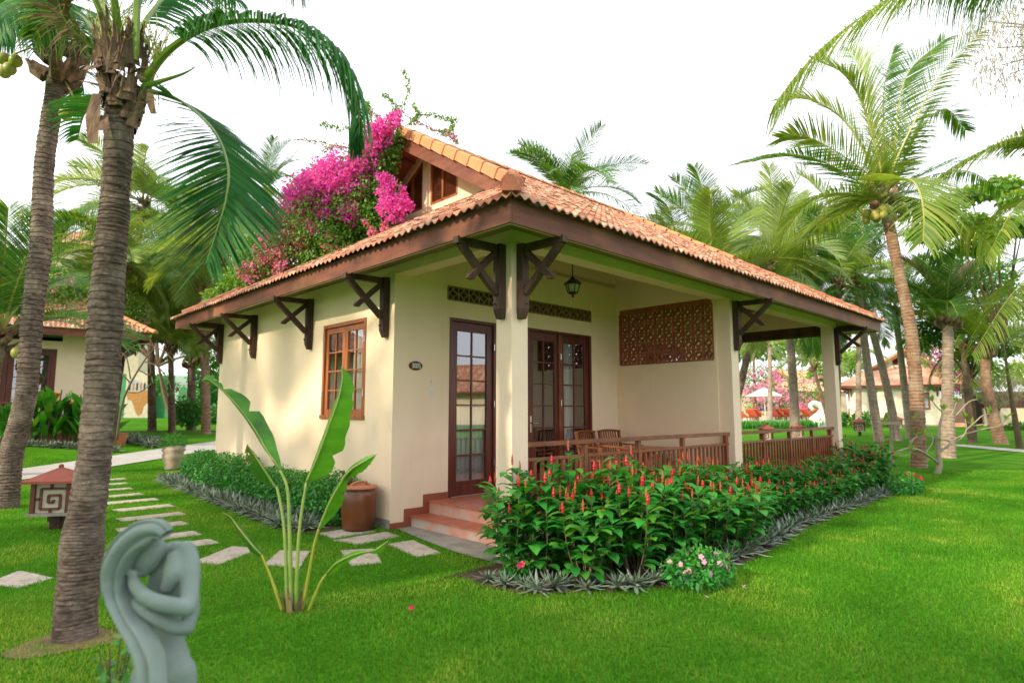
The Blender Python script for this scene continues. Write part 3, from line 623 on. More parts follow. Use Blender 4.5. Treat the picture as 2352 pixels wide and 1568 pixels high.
# ------------------------------------------------------------------ plant builders
def U(a, b): return random.uniform(a, b)
def spline(pts, n):
    pts = [Vector(p) for p in pts]; P = [pts[0]*2-pts[1]]+pts+[pts[-1]*2-pts[-2]]; out = []
    k = len(pts)-1
    for i in range(n+1):
        t = i/n*k; j = min(int(t), k-1); f = t-j; a, b, c, d = P[j:j+4]
        out.append(.5*((2*b)+(c-a)*f+(2*a-5*b+4*c-d)*f*f+(3*b-a-3*c+d)*f**3))
    return out
def frond(mb, pts, leaf, pairs, hang=.5, wd=.028, pet=.18, segs=3, r0=.03, fwd=.7, vee=.25, dead=0, lmi=0, rmi=1, tipk=.35, sym=1.0, rag=.1, fend=0.0, twist=0.0):
    n = 26; sp = spline(pts, n); L = sum((sp[i+1]-sp[i]).length for i in range(n))
    mb.tube(sp, [r0*(1-.93*(i/n)**.8)+.002 for i in range(n+1)], 6, rmi, flat=.6)
    for k in range(pairs):
        t = pet+(1-pet)*(k+.5)/pairs; f = t*n; j = min(int(f), n-1); p = sp[j].lerp(sp[j+1], f-j)
        d = (sp[min(j+1, n)]-sp[max(j-1, 0)]).normalized(); up = Vector((0,0,1))
        s = d.cross(up)
        if s.length < .15: s = d.cross(Vector((.3, .9, .1)))
        s.normalize(); nrm = s.cross(d).normalized()
        if twist: s, nrm = (s*math.cos(twist)+nrm*math.sin(twist)).normalized(), (nrm*math.cos(twist)-s*math.sin(twist)).normalized()
        q = (t-pet)/(1-pet); ll = leaf*(.55+.45*min(1, q/.18))*(1 if q < .55 else 1-(1-tipk)*((q-.55)/.45)**1.4)
        for sg in (-1, 1):
            if random.random() < rag*.35: continue
            l = ll*U(1-rag, 1+rag)*(sym if sg > 0 else 1); ang = fwd*(.6+.75*q)+fend*q**4+U(-.06, .06)
            dr = (s*sg*math.cos(ang)+d*math.sin(ang)+nrm*(vee+U(-.08, .08))).normalized(); cur = p.copy(); w_ = wd*U(.85, 1.15)
            vs = []; st = l/segs; hk = hang*U(.8, 1.2)
            for g in range(segs+1):
                wv = (d - dr*d.dot(dr));
                if wv.length < .1: wv = nrm
                wv = (wv.normalized()*.8+nrm*sg*.35).normalized(); ww = w_*(.55, 1, .75, .4, .2)[min(g, 4)]*.5 if g < segs else 0
                if g < segs: vs += [cur-wv*ww, cur+wv*ww]
                else: vs.append(cur.copy())
                cur = cur+dr*st; dr = (dr+Vector((0,0,-1))*hk*(.35+.5*g/segs)).normalized()
            fs = [(2*g, 2*g+1, 2*g+3, 2*g+2) for g in range(segs-1)]+[(2*segs-2, 2*segs-1, 2*segs)]
            mb.add(vs, fs, lmi, U(0,1) if random.random() < .35 else U(0,.5))
LEAFPOOL = {}
def frond_pool(style, el, v):
    key = (style, el, v)
    if key in LEAFPOOL: return LEAFPOOL[key]
    random.seed(hash(style) % 97 + el*3 + v) if False else random.seed(el*31+v*7+len(style))
    bend = {75: 40, 55: 60, 30: 70, 5: 68, -25: 55, -55: 28}[el]+v*7
    pts = [Vector((0,0,0))]; N_ = 9
    for i in range(N_):
        t = (i+.5)/N_; a = math.radians(el-bend*t**1.25); pts.append(pts[-1]+Vector((math.cos(a), .03*v*math.sin(t*3), math.sin(a)))/N_)
    mb = MB(); frond(mb, pts, .30, 78, hang=.32 if el > 20 else .6, wd=.0095, pet=.15, segs=3, r0=.0085, vee=.30 if el > 20 else .05)
    me_o = mb.build('frond', [style, 'rachis' if 'dark' not in style and style != 'palm_dead' else ('rachis_green' if style != 'palm_dead' else 'palm_dead')], None)
    me = me_o.data; bpy.data.objects.remove(me_o); LEAFPOOL[key] = me; return me
def trunk_mb(pts, rad, ring=.07, n=18, bump=.06, noise_a=.03, base_flare=1.25):
    n_pts = 60; sp = spline(pts, n_pts); L = sum((sp[i+1]-sp[i]).length for i in range(n_pts)); k = max(8, int(L/ring)); mb = MB()
    P, R = [], []
    rr = lambda t: rad[min(int(t*(len(rad)-1)), len(rad)-2)]*(1-(t*(len(rad)-1)-min(int(t*(len(rad)-1)), len(rad)-2)))+rad[min(int(t*(len(rad)-1)), len(rad)-2)+1]*(t*(len(rad)-1)-min(int(t*(len(rad)-1)), len(rad)-2))
    for i in range(k):
        for (q, g) in ((0, 1+bump), (.55, 1+bump*.3), (.93, 1-bump*.5)):
            t = min(1, (i+q)/k); f = t*n_pts; j = min(int(f), n_pts-1); P.append(sp[j].lerp(sp[j+1], f-j)); R.append(rr(t)*g*(1+(base_flare-1)*max(0, 1-t*L/.35)**2)*U(.985, 1.015))
    mb.tube(P, R, n)
    mb.v = [tuple(Vector(v)+Vector((noise.noise(Vector(v)*6), noise.noise(Vector(v)*6+Vector((9,0,0))), noise.noise(Vector(v)*9+Vector((0,5,0)))*1.3))*noise_a) for v in mb.v]
    return mb
def coconuts(mb, c, n, r=.085, spread=.22):
    for i in range(n):
        p = Vector(c)+Vector((U(-1,1), U(-1,1), U(-1,.7)))*spread; mb.ball(p, r*U(.85,1.1), 9, 0, 1.15)
        mb.tube([p+Vector((0,0,r)), Vector(c)+Vector((0,0,spread*1.2))], .012, 4, 0)
def palm(base, crown, label, flen=3.0, style='palm_leaf', bark='palm_bark', r=.14, mid=None, nfr=18, nuts=0, seed=0, group='coconut palms of the garden', elevs=(75,55,55,30,30,5,-25), dead=0, az0=0, ring=.10, skip=None, mixed=None):
    random.seed(seed+100); base = Vector(base); crown = Vector(crown)
    o = root('palm_tree', base, label, 'palm tree', group)
    mid = Vector(mid) if mid is not None else base.lerp(crown, .5)
    trunk_mb([base-Vector((0,0,.15)), base.lerp(mid, .5)+(mid-base.lerp(crown,.5))*.2, mid, mid.lerp(crown, .5), crown-Vector((0,0,.1))], [r*1.1, r, r*.9, r*.8, r*.85], ring=ring, n=12, noise_a=.012).build('trunk', bark, o, smooth=False)
    m = MB()
    for i in range(14):
        a = i*2.4; p = crown+Vector((math.cos(a)*r*.5, math.sin(a)*r*.5, U(-.35, .05)*flen/3)); q = p+Vector((math.cos(a)*r*1.5, math.sin(a)*r*1.5, U(.15,.4)*flen/3))
        m.tube([p, p.lerp(q,.5)+Vector((math.cos(a), math.sin(a), 0))*r*.5, q], [r*.55, r*.45, r*.1], 6)
    m.build('crown_fibre', 'palm_fibre', o)
    if nuts:
        for i in range(nuts):
            m = MB(); a = az0+i*2.1; coconuts(m, crown+Vector((math.cos(a)*.42, math.sin(a)*.42, -.42-.12*(i%2))), 7, .11, .17); m.build('coconut_cluster', 'coconut', o, smooth=True)
    k = 0; tot = 0
    while tot < nfr:
        el = elevs[k % len(elevs)]; az = az0+k*2.39996+U(-.2,.2); k += 1
        if skip and skip(math.degrees(az) % 360, el): 
            tot += 1; continue
        st = style if not (dead and tot % 7 == 6) else 'palm_dead'
        if mixed and tot % 3 == 1: st = mixed
        f = bpy.data.objects.new('frond', frond_pool(st, el, k % 3)); col.objects.link(f); f.parent = o; KIDS.setdefault(o.name, []).append(f)
        f.location = crown-base+Vector((0,0,.05)); f.rotation_euler = (U(-.25,.25), U(-.1,.1), az); s = flen*U(.85, 1.12); f.scale = (s, s, s); tot += 1
    return o
def leafquad(mb, p, d, n_, l, wd, mi=0, a=None):
    d = d.normalized(); s = d.cross(n_);
    if s.length < 1e-3: s = d.cross(Vector((.3,.8,.2)))
    s.normalize(); q = p+d*l*.5
    mb.add([p, q-s*wd*.5, p+d*l-Vector((0,0,l*.12)), q+s*wd*.5], [(0,1,2,3)], mi, a)
def rv(): 
    v = Vector((random.gauss(0,1), random.gauss(0,1), random.gauss(0,1))); return v.normalized()
def cloud_leaves(mb, c, rad, n, size, mi=0, shell=.5, ok=None, wdk=.6, upb=.3, vbias=None):
    c = Vector(c)
    for i in range(n):
        u = rv(); r_ = random.random()**(1/3) if random.random() > shell else U(.8, 1.08)
        p = c+Vector((u.x*rad[0]*r_, u.y*rad[1]*r_, u.z*rad[2]*r_))
        if ok and not ok(p): continue
        d = (u*.7+rv()*.8+Vector((0,0,-.2))).normalized(); nn = (rv()+Vector((0,0,upb))+u*.6).normalized()
        a = U(0,1)*(.45+.55*max(0, u.z)) if vbias is None else vbias()
        l = size*U(.7, 1.25); leafquad(mb, p, d, nn, l, l*wdk, mi, a)
def limbs(mb, base, tips, r0, n=6, mid_lift=.3):
    base = Vector(base)
    for t in tips:
        t = Vector(t); m_ = base.lerp(t, .5)+Vector((U(-.1,.1), U(-.1,.1), mid_lift*U(.2,1)*(t-base).length*.3)); sp = spline([base, m_, t], 8)
        mb.tube(sp, [r0*(1-.75*i/8) for i in range(9)], n)
# ------------------------------------------------------------------ ground
def inpoly(x, y, P):
    c = False; j = len(P)-1
    for i in range(len(P)):
        if (P[i][1] > y) != (P[j][1] > y) and x < (P[j][0]-P[i][0])*(y-P[i][1])/(P[j][1]-P[i][1])+P[i][0]: c = not c
        j = i
    return c
gx = sorted(set([-420,-250,-150,-100,-70,-50,-40,-32,-26,-22,-19,-16,-13]+[round(-10+i*.8,3) for i in range(80)]+[56,60,66,72,80,90,105,130,170,240,330,450]))
gy = sorted(set([-420,-250,-150,-90,-60,-40,-30,-24,-20,-17,-14,-12]+[round(-10+i*.8,3) for i in range(88)]+[64,70,78,88,100,120,150,200,280,380,500]))
G_ = MB(); G_.v = [(x, y, terr(x, y)) for x in gx for y in gy]; ny = len(gy)
G_.f = [(i*ny+j, (i+1)*ny+j, (i+1)*ny+j+1, i*ny+j+1) for i in range(len(gx)-1) for j in range(ny-1)]; G_.m = [0]*len(G_.f); G_.a = [.5]*len(G_.f)
# lawn material: greens in patches, worn straw-coloured spots
m = bpy.data.materials.new('lawn'); m.use_nodes = True; t = m.node_tree; N = t.nodes; b = N['Principled BSDF']; b.inputs['Roughness'].default_value = .95; b.inputs['Specular IOR Level'].default_value = .05
tc = N.new('ShaderNodeTexCoord')
def nz(scale, detail=5, st=(1,1,1)):
    mp = N.new('ShaderNodeMapping'); mp.inputs['Scale'].default_value = st; t.links.new(tc.outputs['Object'], mp.inputs[0]); n = N.new('ShaderNodeTexNoise'); n.inputs['Scale'].default_value = scale; n.inputs['Detail'].default_value = detail; t.links.new(mp.outputs[0], n.inputs['Vector']); return n.outputs['Fac']
def ramp(src, stops):
    r = N.new('ShaderNodeValToRGB'); e = r.color_ramp.elements
    while len(e) < len(stops): e.new(.5)
    for k, (p, c) in enumerate(stops): e[k].position = p; e[k].color = (*c, 1)
    t.links.new(src, r.inputs[0]); return r.outputs[0]
def mixc(f, a, c, blend='MIX'):
    x = N.new('ShaderNodeMixRGB'); x.blend_type = blend
    for s_, q in ((0, f), (1, a), (2, c)):
        if isinstance(q, float): x.inputs[s_].default_value = q
        elif isinstance(q, tuple): x.inputs[s_].default_value = (*q, 1)
        else: t.links.new(q, x.inputs[s_])
    return x.outputs[0]
c1 = ramp(nz(26, 8), [(.3, (.022,.115,.004)), (.5, (.07,.24,.008)), (.72, (.12,.32,.014))])
c2 = ramp(nz(.9, 4), [(.35, (.7,.75,.6)), (.65, (1.25,1.12,1.15))])
c3 = mixc(1.0, c1, c2, 'MULTIPLY')
c4 = mixc(ramp(nz(.55, 6), [(.60, (0,0,0)), (.80, (.35,.35,.35))]), c3, (.20,.21,.05))
t.links.new(c4, b.inputs['Base Color'])
bp = N.new('ShaderNodeBump'); bp.inputs['Strength'].default_value = .9; bp.inputs['Distance'].default_value = .03; t.links.new(nz(60, 6), bp.inputs['Height']); t.links.new(bp.outputs[0], b.inputs['Normal'])
MATS['lawn'] = m
G_.build('lawn', 'lawn', smooth=True, kind='structure')
def strip(name, P0, P1, wd, mat, up=.02, n=40):
    P0 = Vector(P0); P1 = Vector(P1); d = (P1-P0).normalized(); s = Vector((-d.y, d.x)); mb = MB()
    for i in range(n+1):
        c = P0.lerp(P1, i/n); mb.v += [(c.x-s.x*wd/2, c.y-s.y*wd/2, terr(c.x-s.x*wd/2, c.y-s.y*wd/2)+up), (c.x+s.x*wd/2, c.y+s.y*wd/2, terr(c.x+s.x*wd/2, c.y+s.y*wd/2)+up)]
    mb.f = [(2*i, 2*i+1, 2*i+3, 2*i+2)[::-1] for i in range(n)]; mb.m = [0]*n; mb.a = [.5]*n
    return mb.build(name, mat, kind='structure')
strip('path', (-12, 8.9), (14, 24.6), 1.15, 'path_concrete')
strip('path', (9.5, 29.5), (22, 33), 1.6, 'path_concrete')
strip('path', (21, -4), (33, 6.2), 1.1, 'path_concrete')
# bare patches
def patch(pts, mat, up=.006, name='bare_soil'):
    mb = MB(); n = len(pts); c = Vector((sum(p[0] for p in pts)/n, sum(p[1] for p in pts)/n)); vs = [(c.x, c.y, terr(*c)+up)]
    N2 = 40; ring = spline([(p[0], p[1], 0) for p in pts+[pts[0]]], N2)[:-1]
    for p in ring: q = c+(Vector((p.x, p.y))-c)*(1+(noise.noise(p*3)*.35 if 'grass' in mat else noise.noise(p*3)*.02)); vs.append((q.x, q.y, terr(q.x, q.y)+up))
    mb.add(vs, [(0, i+1, (i+1) % len(ring)+1) for i in range(len(ring))]); return mb.build(name, mat, kind='structure')
BED_R = [(3.62,4.45),(3.66,3.75),(4.3,3.2),(5.0,2.85),(6.4,2.9),(8.3,3.15),(11,3.25),(13.2,3.3),(14.4,3.6),(14.5,4.6),(4.4,4.6)]
BED_L = [(4.4,7.3),(3.42,7.35),(3.5,9.5),(3.6,12.),(3.75,14.),(4.05,15.2),(4.8,14.9),(4.9,13.4),(4.4,13.3)]
D1 = 4.24
patch([(W(174,1465,D1).x+.27*math.cos(q*PI/5)*(1.25 if q > 4 else 1)-.02, W(174,1465,D1).y+.25*math.sin(q*PI/5)-.02) for q in range(10)], 'dry_grass', .006, 'worn_ground')
patch(BED_R, 'soil', .006); patch(BED_L, 'soil', .006)
# ------------------------------------------------------------------ stepping stones
def slab(P, label, h=.010):
    random.seed(int(P[0][0]*977+P[0][1]*131)); c = Vector((sum(p[0] for p in P)/4, sum(p[1] for p in P)/4)); mb = MB(); top = []; nn = 6
    for i in range(4):
        a, b = Vector(P[i]), Vector(P[(i+1)%4])
        for k in range(nn):
            q = a.lerp(b, k/nn); q = q+(c-q).normalized()*U(0,.014)*(1.8 if k == 0 else 1); top.append(q)
    z = terr(c.x, c.y); n = len(top)
    vs = [(q.x, q.y, z+h) for q in top]+[(q.x+(q.x-c.x)*.02, q.y+(q.y-c.y)*.02, z-.04) for q in top]
    mb.add(vs, [tuple(range(n))]+[(i, i+n, (i+1)%n+n, (i+1)%n) for i in range(n)])
    o = mb.build('stepping_stone', 'stone_slab', shift=(c.x, c.y, z), label=label, cat='stepping stone', group='stepping stones across the lawn'); STONES.append([tuple(q) for q in top]); return o
STONES = []
def rect(cx, cy, a, b, rz=0):
    ca, sa = math.cos(rz), math.sin(rz); return [(cx+i*ca-j*sa, cy+i*sa+j*ca) for (i, j) in ((-a/2,-b/2),(a/2,-b/2),(a/2,b/2),(-a/2,b/2))]
rows = [(7.60,2.17,.8),(8.25,2.18,.8),(9.1,2.28,.8),(9.95,2.48,.82),(10.9,2.6,.8),(11.85,2.62,.8),(12.75,2.62,.75),(13.8,2.7,.72),(14.85,2.86,.7),(15.7,3.0,.7)]
nm = ['pale slab just behind the statue head', 'pale slab second beyond the statue', 'pale slab third beyond the statue, right end showing', 'long pale slab fourth beyond the statue', 'long pale slab fifth beyond the statue', 'pale slab sixth beyond the statue, beside the thick palm trunk', 'thin looking pale slab seventh beyond the statue', 'pale slab eighth beyond the statue', 'small far slab second from the concrete path', 'farthest small slab next to the concrete path']
for (y, x, L), q in zip(rows, nm): slab(rect(x, y, L, .34, U(-.04,.04)), q)
slab([(2.06,6.72),(2.22,6.42),(2.80,6.85),(2.60,7.18)], 'broad slanted slab between the statue and the banana plant')
slab([(2.52,6.12),(2.72,5.74),(3.12,6.34),(2.90,6.62)], 'slab partly hidden behind the banana plant stalks')
slab([(3.55,6.68),(3.66,6.28),(4.26,6.33),(4.28,6.70)], 'slab in front of the glazed jar')
slab([(3.36,6.16),(3.12,5.48),(3.40,5.38),(3.68,5.98)], 'slab under the low banana leaf')
slab([(3.90,6.08),(3.79,5.33),(4.08,5.31),(4.24,6.06)], 'slab nearest the veranda step')
slab([(3.62,7.2),(3.60,6.76),(4.2,6.80),(4.22,7.2)], 'slab under the glazed jar')
slab([(1.18,7.35),(1.42,7.05),(1.58,7.72),(1.30,7.95)], 'slab half hidden behind the thick palm trunk')
slab([(.50,7.15),(.72,6.77),(.98,6.95),(.78,7.50)], 'lone slab at the left edge of the picture')
slab([(.95,17.1),(1.0,16.6),(1.9,16.7),(1.8,17.1)], 'slab behind the wooden garden lantern near the path')
# ------------------------------------------------------------------ foreground palms
random.seed(3)
D1 = 4.24
TP = [(174,1500,100),(173,1440,99),(181,1330,97),(190,1245,98),(199,1172,88),(217,1045,80),(235,882,83),(243,716,84),(257,549,79),(265,450,72),(276,262,76),(285,190,90)]
base = W(174,1465,D1); base.z = 0
p1 = root('palm_tree', (base.x, base.y, 0), 'thick ringed palm trunk in the left foreground with brown fibrous crown', 'palm tree')
pts = [W(u, v, D1) for (u, v, w_) in TP]; rad = [w_/2*D1/FOC*.82 for (u, v, w_) in TP]
tm = trunk_mb(pts, rad, ring=.036, n=30, bump=.045, noise_a=.010, base_flare=1.0)
mk('near_bark', (.24,.18,.14), (.085,.058,.045), 14, .9, 1.0, 60, stretch=(1,1,3.5), c3=(.33,.26,.20), s3=3.5, var=.22)
tm.build('trunk', 'near_bark', p1)
fb = MB()
for i in range(95):
    a = U(0, 2*PI); h0 = U(-.10, .50); c0 = W(282, 262, D1)+Vector((0,0,h0)); r_ = .095+.075*sm((h0+.1)/.5)
    o_ = Vector((math.cos(a), math.sin(a), 0)); t_ = Vector((-math.sin(a), math.cos(a), 0)); wd = U(.02,.055); ln = U(.14,.30); vs = []; sk = U(-.5,.5)
    for k in range(5):
        f = k/4; rr = r_+.012+.035*f*f+U(0,.012); ww = wd*(1-.85*f)
        for s_ in (-1, 0, 1): vs.append(c0+o_*(rr-(.018 if s_ else 0))+t_*(ww*s_+sk*ln*f*.5)+Vector((0,0,ln*f-.05)))
    fb.add(vs, [(k*3+s_, k*3+s_+1, k*3+s_+4, k*3+s_+3) for k in range(4) for s_ in (0,1)], 0, U(0,1))
for (u0, v0, u1, v1, wd) in ((222,215,212,330,.052),(345,205,352,262,.03),(238,265,236,300,.05),(300,170,360,150,.03),(240,150,200,160,.05),(185,185,250,205,.03)):
    a, b = W(u0, v0, D1-.14), W(u1, v1, D1-.2); s_ = CR*wd; m_ = a.lerp(b,.5)-FH*.02
    fb.add([a-s_*.6, a+s_*.6, m_+s_, m_-s_, b+s_*.7, b-s_*.6], [(0,1,2,3), (3,2,4,5)], 0, U(.1,.9))
for i in range(60):
    a = W(U(215,370), U(90,240), D1+U(-.25,.1)); b = a+Vector((U(-.12,.12), U(-.12,.12), U(-.18,.12))); fb.tube([a, a.lerp(b,.5)+rv()*.02, b], [.004,.003,.001], 4)
fb.build('crown_fibre', 'palm_fibre', p1)
iv = MB()
for (u, v, n_) in ((255,70,26),(275,50,26),(235,40,18),(360,90,16),(345,60,12)):
    for i in range(n_):
        a = W(u, v+60, D1-.05); b = W(u+U(-35,35), v+U(-50,45), D1+U(-.2,.2)); sp = spline([a, a.lerp(b,.5)+rv()*.04, b], 6); iv.tube(sp, [.006,.005,.004,.004,.003,.003,.002], 4)
        for q in sp[2:]: iv.ball(q+rv()*.008, .006, 4)
iv.build('flower_stalks', 'stalk_yellow', p1)
def nf(px, leaf, pairs, hang, style='palm_leaf_dark', par=None, name='frond', **k):
    mb = MB(); frond(mb, [W(u, v, D) for (u, v, D) in px], leaf, pairs, hang=hang, **k); return mb.build(name, [style, k.get('rm', 'rachis_green')] if False else [style, 'rachis_green'], par)
nf([(330,190,4.22),(372,132,4.1),(420,92,4.0),(480,62,3.95),(560,48,3.9),(650,54,3.88),(725,82,3.88),(782,132,3.9),(815,205,3.95),(826,280,4.0),(822,345,4.05)], .64, 118, 1.5, par=p1, wd=.023, pet=.2, segs=5, r0=.034, vee=-.1, fwd=.62, tipk=.20, fend=.55)
nf([(325,210,4.3),(395,222,4.25),(455,262,4.1),(500,315,4.0),(524,385,3.9),(520,455,3.8),(500,525,3.72),(474,605,3.65)], .54, 118, .14, par=p1, wd=.028, pet=.13, segs=4, r0=.022, vee=-.05, fwd=.72, tipk=.4, sym=1.35)
nf([(265,225,4.4),(235,228,4.9),(210,240,5.5),(190,270,6.0),(178,320,6.3)], .46, 50, .7, par=p1, wd=.030, pet=.1, segs=4, r0=.022, vee=-.1, fwd=.5)
nf([(308,140,4.15),(312,60,4.1),(322,-60,4.0),(360,-180,3.9),(450,-235,3.85),(560,-200,3.8),(640,-130,3.8),(690,-60,3.8)], .62, 80, 1.2, par=p1, wd=.024, pet=.34, segs=5, r0=.052, vee=-.1, fwd=.45)
nf([(252,150,4.25),(236,60,4.3),(205,-60,4.3),(140,-200,4.2),(30,-280,4.0),(-100,-240,3.9)], .6, 60, .9, par=p1, wd=.026, pet=.3, segs=4, r0=.044, vee=-.1)
nf([(262,140,4.3),(215,70,4.4),(175,30,4.5),(120,30,4.6),(75,80,4.7)], .50, 64, 1.1, style='palm_leaf', par=p1, wd=.024, pet=.15, segs=4, r0=.026, vee=-.1)
nf([(300,130,4.5),(340,40,4.9),(400,-20,5.4),(470,-30,5.9),(540,0,6.3)], .55, 64, 1.2, par=p1, wd=.026, pet=.2, segs=4, r0=.03, vee=-.1)
nf([(350,-10,4.6),(420,-80,5.2),(520,-140,5.9),(640,-120,6.6),(720,-50,7.2)], .75, 60, 1.0, par=p1, wd=.03, pet=.05, segs=4, r0=.02, vee=-.1)
nf([(262,140,4.2),(200,95,4.1),(152,48,4.0),(132,0,3.9),(110,-60,3.8)], .34, 46, .9, style='palm_dead', par=p1, wd=.014, pet=.2, segs=4, r0=.022, vee=0)
nf([(330,200,4.2),(372,186,4.15),(420,170,4.1),(448,155,4.1)], .02, 2, .2, par=p1, wd=.01, r0=.030, pet=.9)
cA = W(285, 150, D1)
for (dx, dy, dz, hl_) in ((-1.6,-.6,1.7,.9),(-1.0,-1.5,1.9,.9),(-.9,1.2,2.2,.8),(.3,-1.4,2.4,.9)):
    mb = MB(); frond(mb, [cA, cA+Vector((dx*.35,dy*.35,dz*.5)), cA+Vector((dx*.9,dy*.9,dz*.85)), cA+Vector((dx*1.6,dy*1.6,dz*.8)), cA+Vector((dx*2.2,dy*2.2,dz*.45))], .6, 60, hang=hl_, wd=.026, r0=.03, segs=4); mb.build('frond', ['palm_leaf_dark', 'rachis_green'], p1)
# slim palm
D2 = 9.66
TP = [(12,1175,62),(16,1150,58),(26,1045,58),(48,960,54),(63,882,53),(75,716,55),(95,549,55),(102,375,50),(124,225,48),(130,180,52)]
b2 = W(14,1160,D2); b2.z = 0
p2 = root('palm_tree', (b2.x, b2.y, 0), 'slim leaning palm trunk at the left edge with green coconuts', 'palm tree')
trunk_mb([W(u,v,D2) for (u,v,w_) in TP], [w_/2*D2/FOC*.77 for (u,v,w_) in TP], ring=.055, n=22, bump=.06, noise_a=.012, base_flare=1.05).build('trunk', 'near_bark', p2)
m = MB(); c = W(132, 165, D2)
for i in range(26):
    a = U(0, 2*PI); o_ = Vector((math.cos(a), math.sin(a), 0)); p = c+o_*U(.08,.2)+Vector((0,0,U(-.3,.4))); q = p+o_*U(.15,.35)+Vector((0,0,U(.1,.4))); m.tube([p, p.lerp(q,.5)+o_*.05, q], [.09,.07,.02], 6)
m.build('crown_fibre', 'palm_fibre', p2)
for nuts_, st_k in ((((165,248),(187,246),(150,262)), [W(172,236,D2-.15), W(165,215,D2-.1), W(145,180,D2)]), (((8,135),(22,158),(36,140),(10,165)), [W(20,130,D2-.5), W(70,110,D2-.3), W(130,150,D2)])):
    m = MB()
    for (u, v) in nuts_: m.ball(W(u, v, D2-.15 if u > 100 else D2-.5), .095, 12, 0, 1.12)
    m.tube(st_k, .016, 5); m.build('coconut_cluster', 'coconut', p2, smooth=True)
nf([(135,140,9.4),(150,60,8.9),(135,10,8.4),(90,-15,7.8),(30,-5,7.3),(-40,40,6.9)], .95, 80, 1.1, par=p2, wd=.05, pet=.1, segs=5, r0=.03, vee=-.1, fwd=.4)
nf([(135,140,9.5),(165,60,9.3),(185,20,9.0),(200,30,8.6),(205,80,8.2)], .85, 46, 1.2, par=p2, wd=.045, pet=.1, segs=4, r0=.03, vee=-.1, fwd=.4)
nf([(125,150,9.7),(80,90,9.8),(30,60,9.8),(-30,80,9.7)], .9, 50, 1.0, par=p2, wd=.045, pet=.1, segs=4, r0=.03, vee=-.1, fwd=.4)
nf([(140,150,9.7),(175,165,10),(190,200,10.4),(195,260,10.8)], .7, 40, .8, par=p2, wd=.04, pet=.1, segs=4, r0=.03, vee=-.1, fwd=.5)
nf([(130,140,9.5),(110,70,9.3),(70,30,9.0),(20,40,8.7),(-20,90,8.5)], .9, 60, 1.1, par=p2, wd=.05, pet=.1, segs=5, r0=.03, vee=-.1, fwd=.4)
nf([(135,145,9.6),(160,100,9.8),(200,90,10.1),(225,120,10.4)], .8, 46, 1.0, style='palm_leaf', par=p2, wd=.045, pet=.1, segs=4, r0=.03, vee=-.1)
for (u1, v1) in ((60,-260),(180,-300),(-200,-60)):
    mb = MB(); q = W(u1, v1, 10.2); frond(mb, [c, c.lerp(q,.4)+Vector((0,0,.8)), q, q+(q-c)*.35-Vector((0,0,.5))], .85, 50, hang=.8, wd=.045, r0=.03, segs=3); mb.build('frond', ['palm_leaf_dark', 'rachis_green'], p2)
# ------------------------------------------------------------------ banana plant
random.seed(11)
BC = lambda x, y, D=4.77: W(431.2+.4*x, 823.2+.4*y, D)
bp_ = root('banana_plant', (2.13, 4.57, 0), 'young banana plant with six torn paddle leaves standing alone on the lawn', 'plant')
def stalk(P, r0, r1, mat='stalk'):
    P = [BC(*p) for p in P]; P[0].z = 0; sp = spline(P, 16); mb = MB(); mb.tube(sp, [r0+(r1-r0)*i/16 for i in range(17)], 8); return mb.build('stalk', mat, bp_, smooth=True)
def blade(mid, wl, wr, fold=.5, mat='banana_leaf', n=26, tears=(), curl=0.0):
    """mid: px points with depth; wl/wr half widths left/right of the midrib in metres along it"""
    sp = spline([BC(*p) for p in mid], n); mb = MB(); vs = []; K = 4
    f = lambda arr, t: arr[min(int(t*(len(arr)-1)), len(arr)-2)]*(1-(t*(len(arr)-1)-min(int(t*(len(arr)-1)), len(arr)-2)))+arr[min(int(t*(len(arr)-1)), len(arr)-2)+1]*(t*(len(arr)-1)-min(int(t*(len(arr)-1)), len(arr)-2))
    for i in range(n+1):
        d = (sp[min(i+1,n)]-sp[max(i-1,0)]).normalized(); s = d.cross(FH).normalized()     # s points to the right of the tangent seen from the path
        t = i/n; row = []
        for side, arr in ((-1, wl), (1, wr)):
            w_ = f(arr, t)*.76*(1+.05*math.sin(i*1.7))
            for tt in tears:
                if tt[0] == side and abs(t-tt[1]) < tt[2]: w_ *= tt[3]
            seq = []
            for k in range(1, K+1):
                q = k/K; seq.append(sp[i]+s*side*w_*q+FH*(fold*w_*q*(1 if side < 0 else .8))+d*(w_*q*.18)+Vector((0,0,-curl*w_*q*q)))
            row.append(seq)
        vs += list(reversed(row[0]))+[sp[i]]+row[1]
    C_ = 2*K+1
    fs = [(i*C_+j, i*C_+j+1, (i+1)*C_+j+1, (i+1)*C_+j) for i in range(n) for j in range(C_-1)]
    mb.add(vs, fs, 0, .5); mb.tube(sp, [.008*(1-.8*i/n)+.001 for i in range(n+1)], 6, 1)
    return mb.build('leaf', [mat, 'stalk'], bp_, smooth=True)
stalk([(595,1462),(585,1000),(572,750),(530,640)], .018, .009); stalk([(572,1462),(556,1000),(520,770),(500,730)], .016, .008, 'stalk')
stalk([(618,1462),(640,1000),(680,710)], .017, .009); stalk([(655,1465),(720,1100),(752,975)], .014, .008, 'stalk_yellow')
stalk([(545,1462),(480,1260),(425,1125)], .014, .007, 'stalk_yellow'); stalk([(690,1468),(760,1290),(800,1232)], .014, .007, 'stalk_yellow')
blade([(530,640,4.77),(450,520,4.80),(380,400,4.84),(300,290,4.88),(220,200,4.9),(160,150,4.9),(110,118,4.88),(80,128,4.86)], [.02,.085,.11,.11,.09,.03,.05,.045,.0], [.01,.02,.03,.025,.02,.01,.02,.03,.0], fold=.9, tears=((-1,.40,.02,.45),(-1,.62,.02,.35),(-1,.74,.03,.5)))
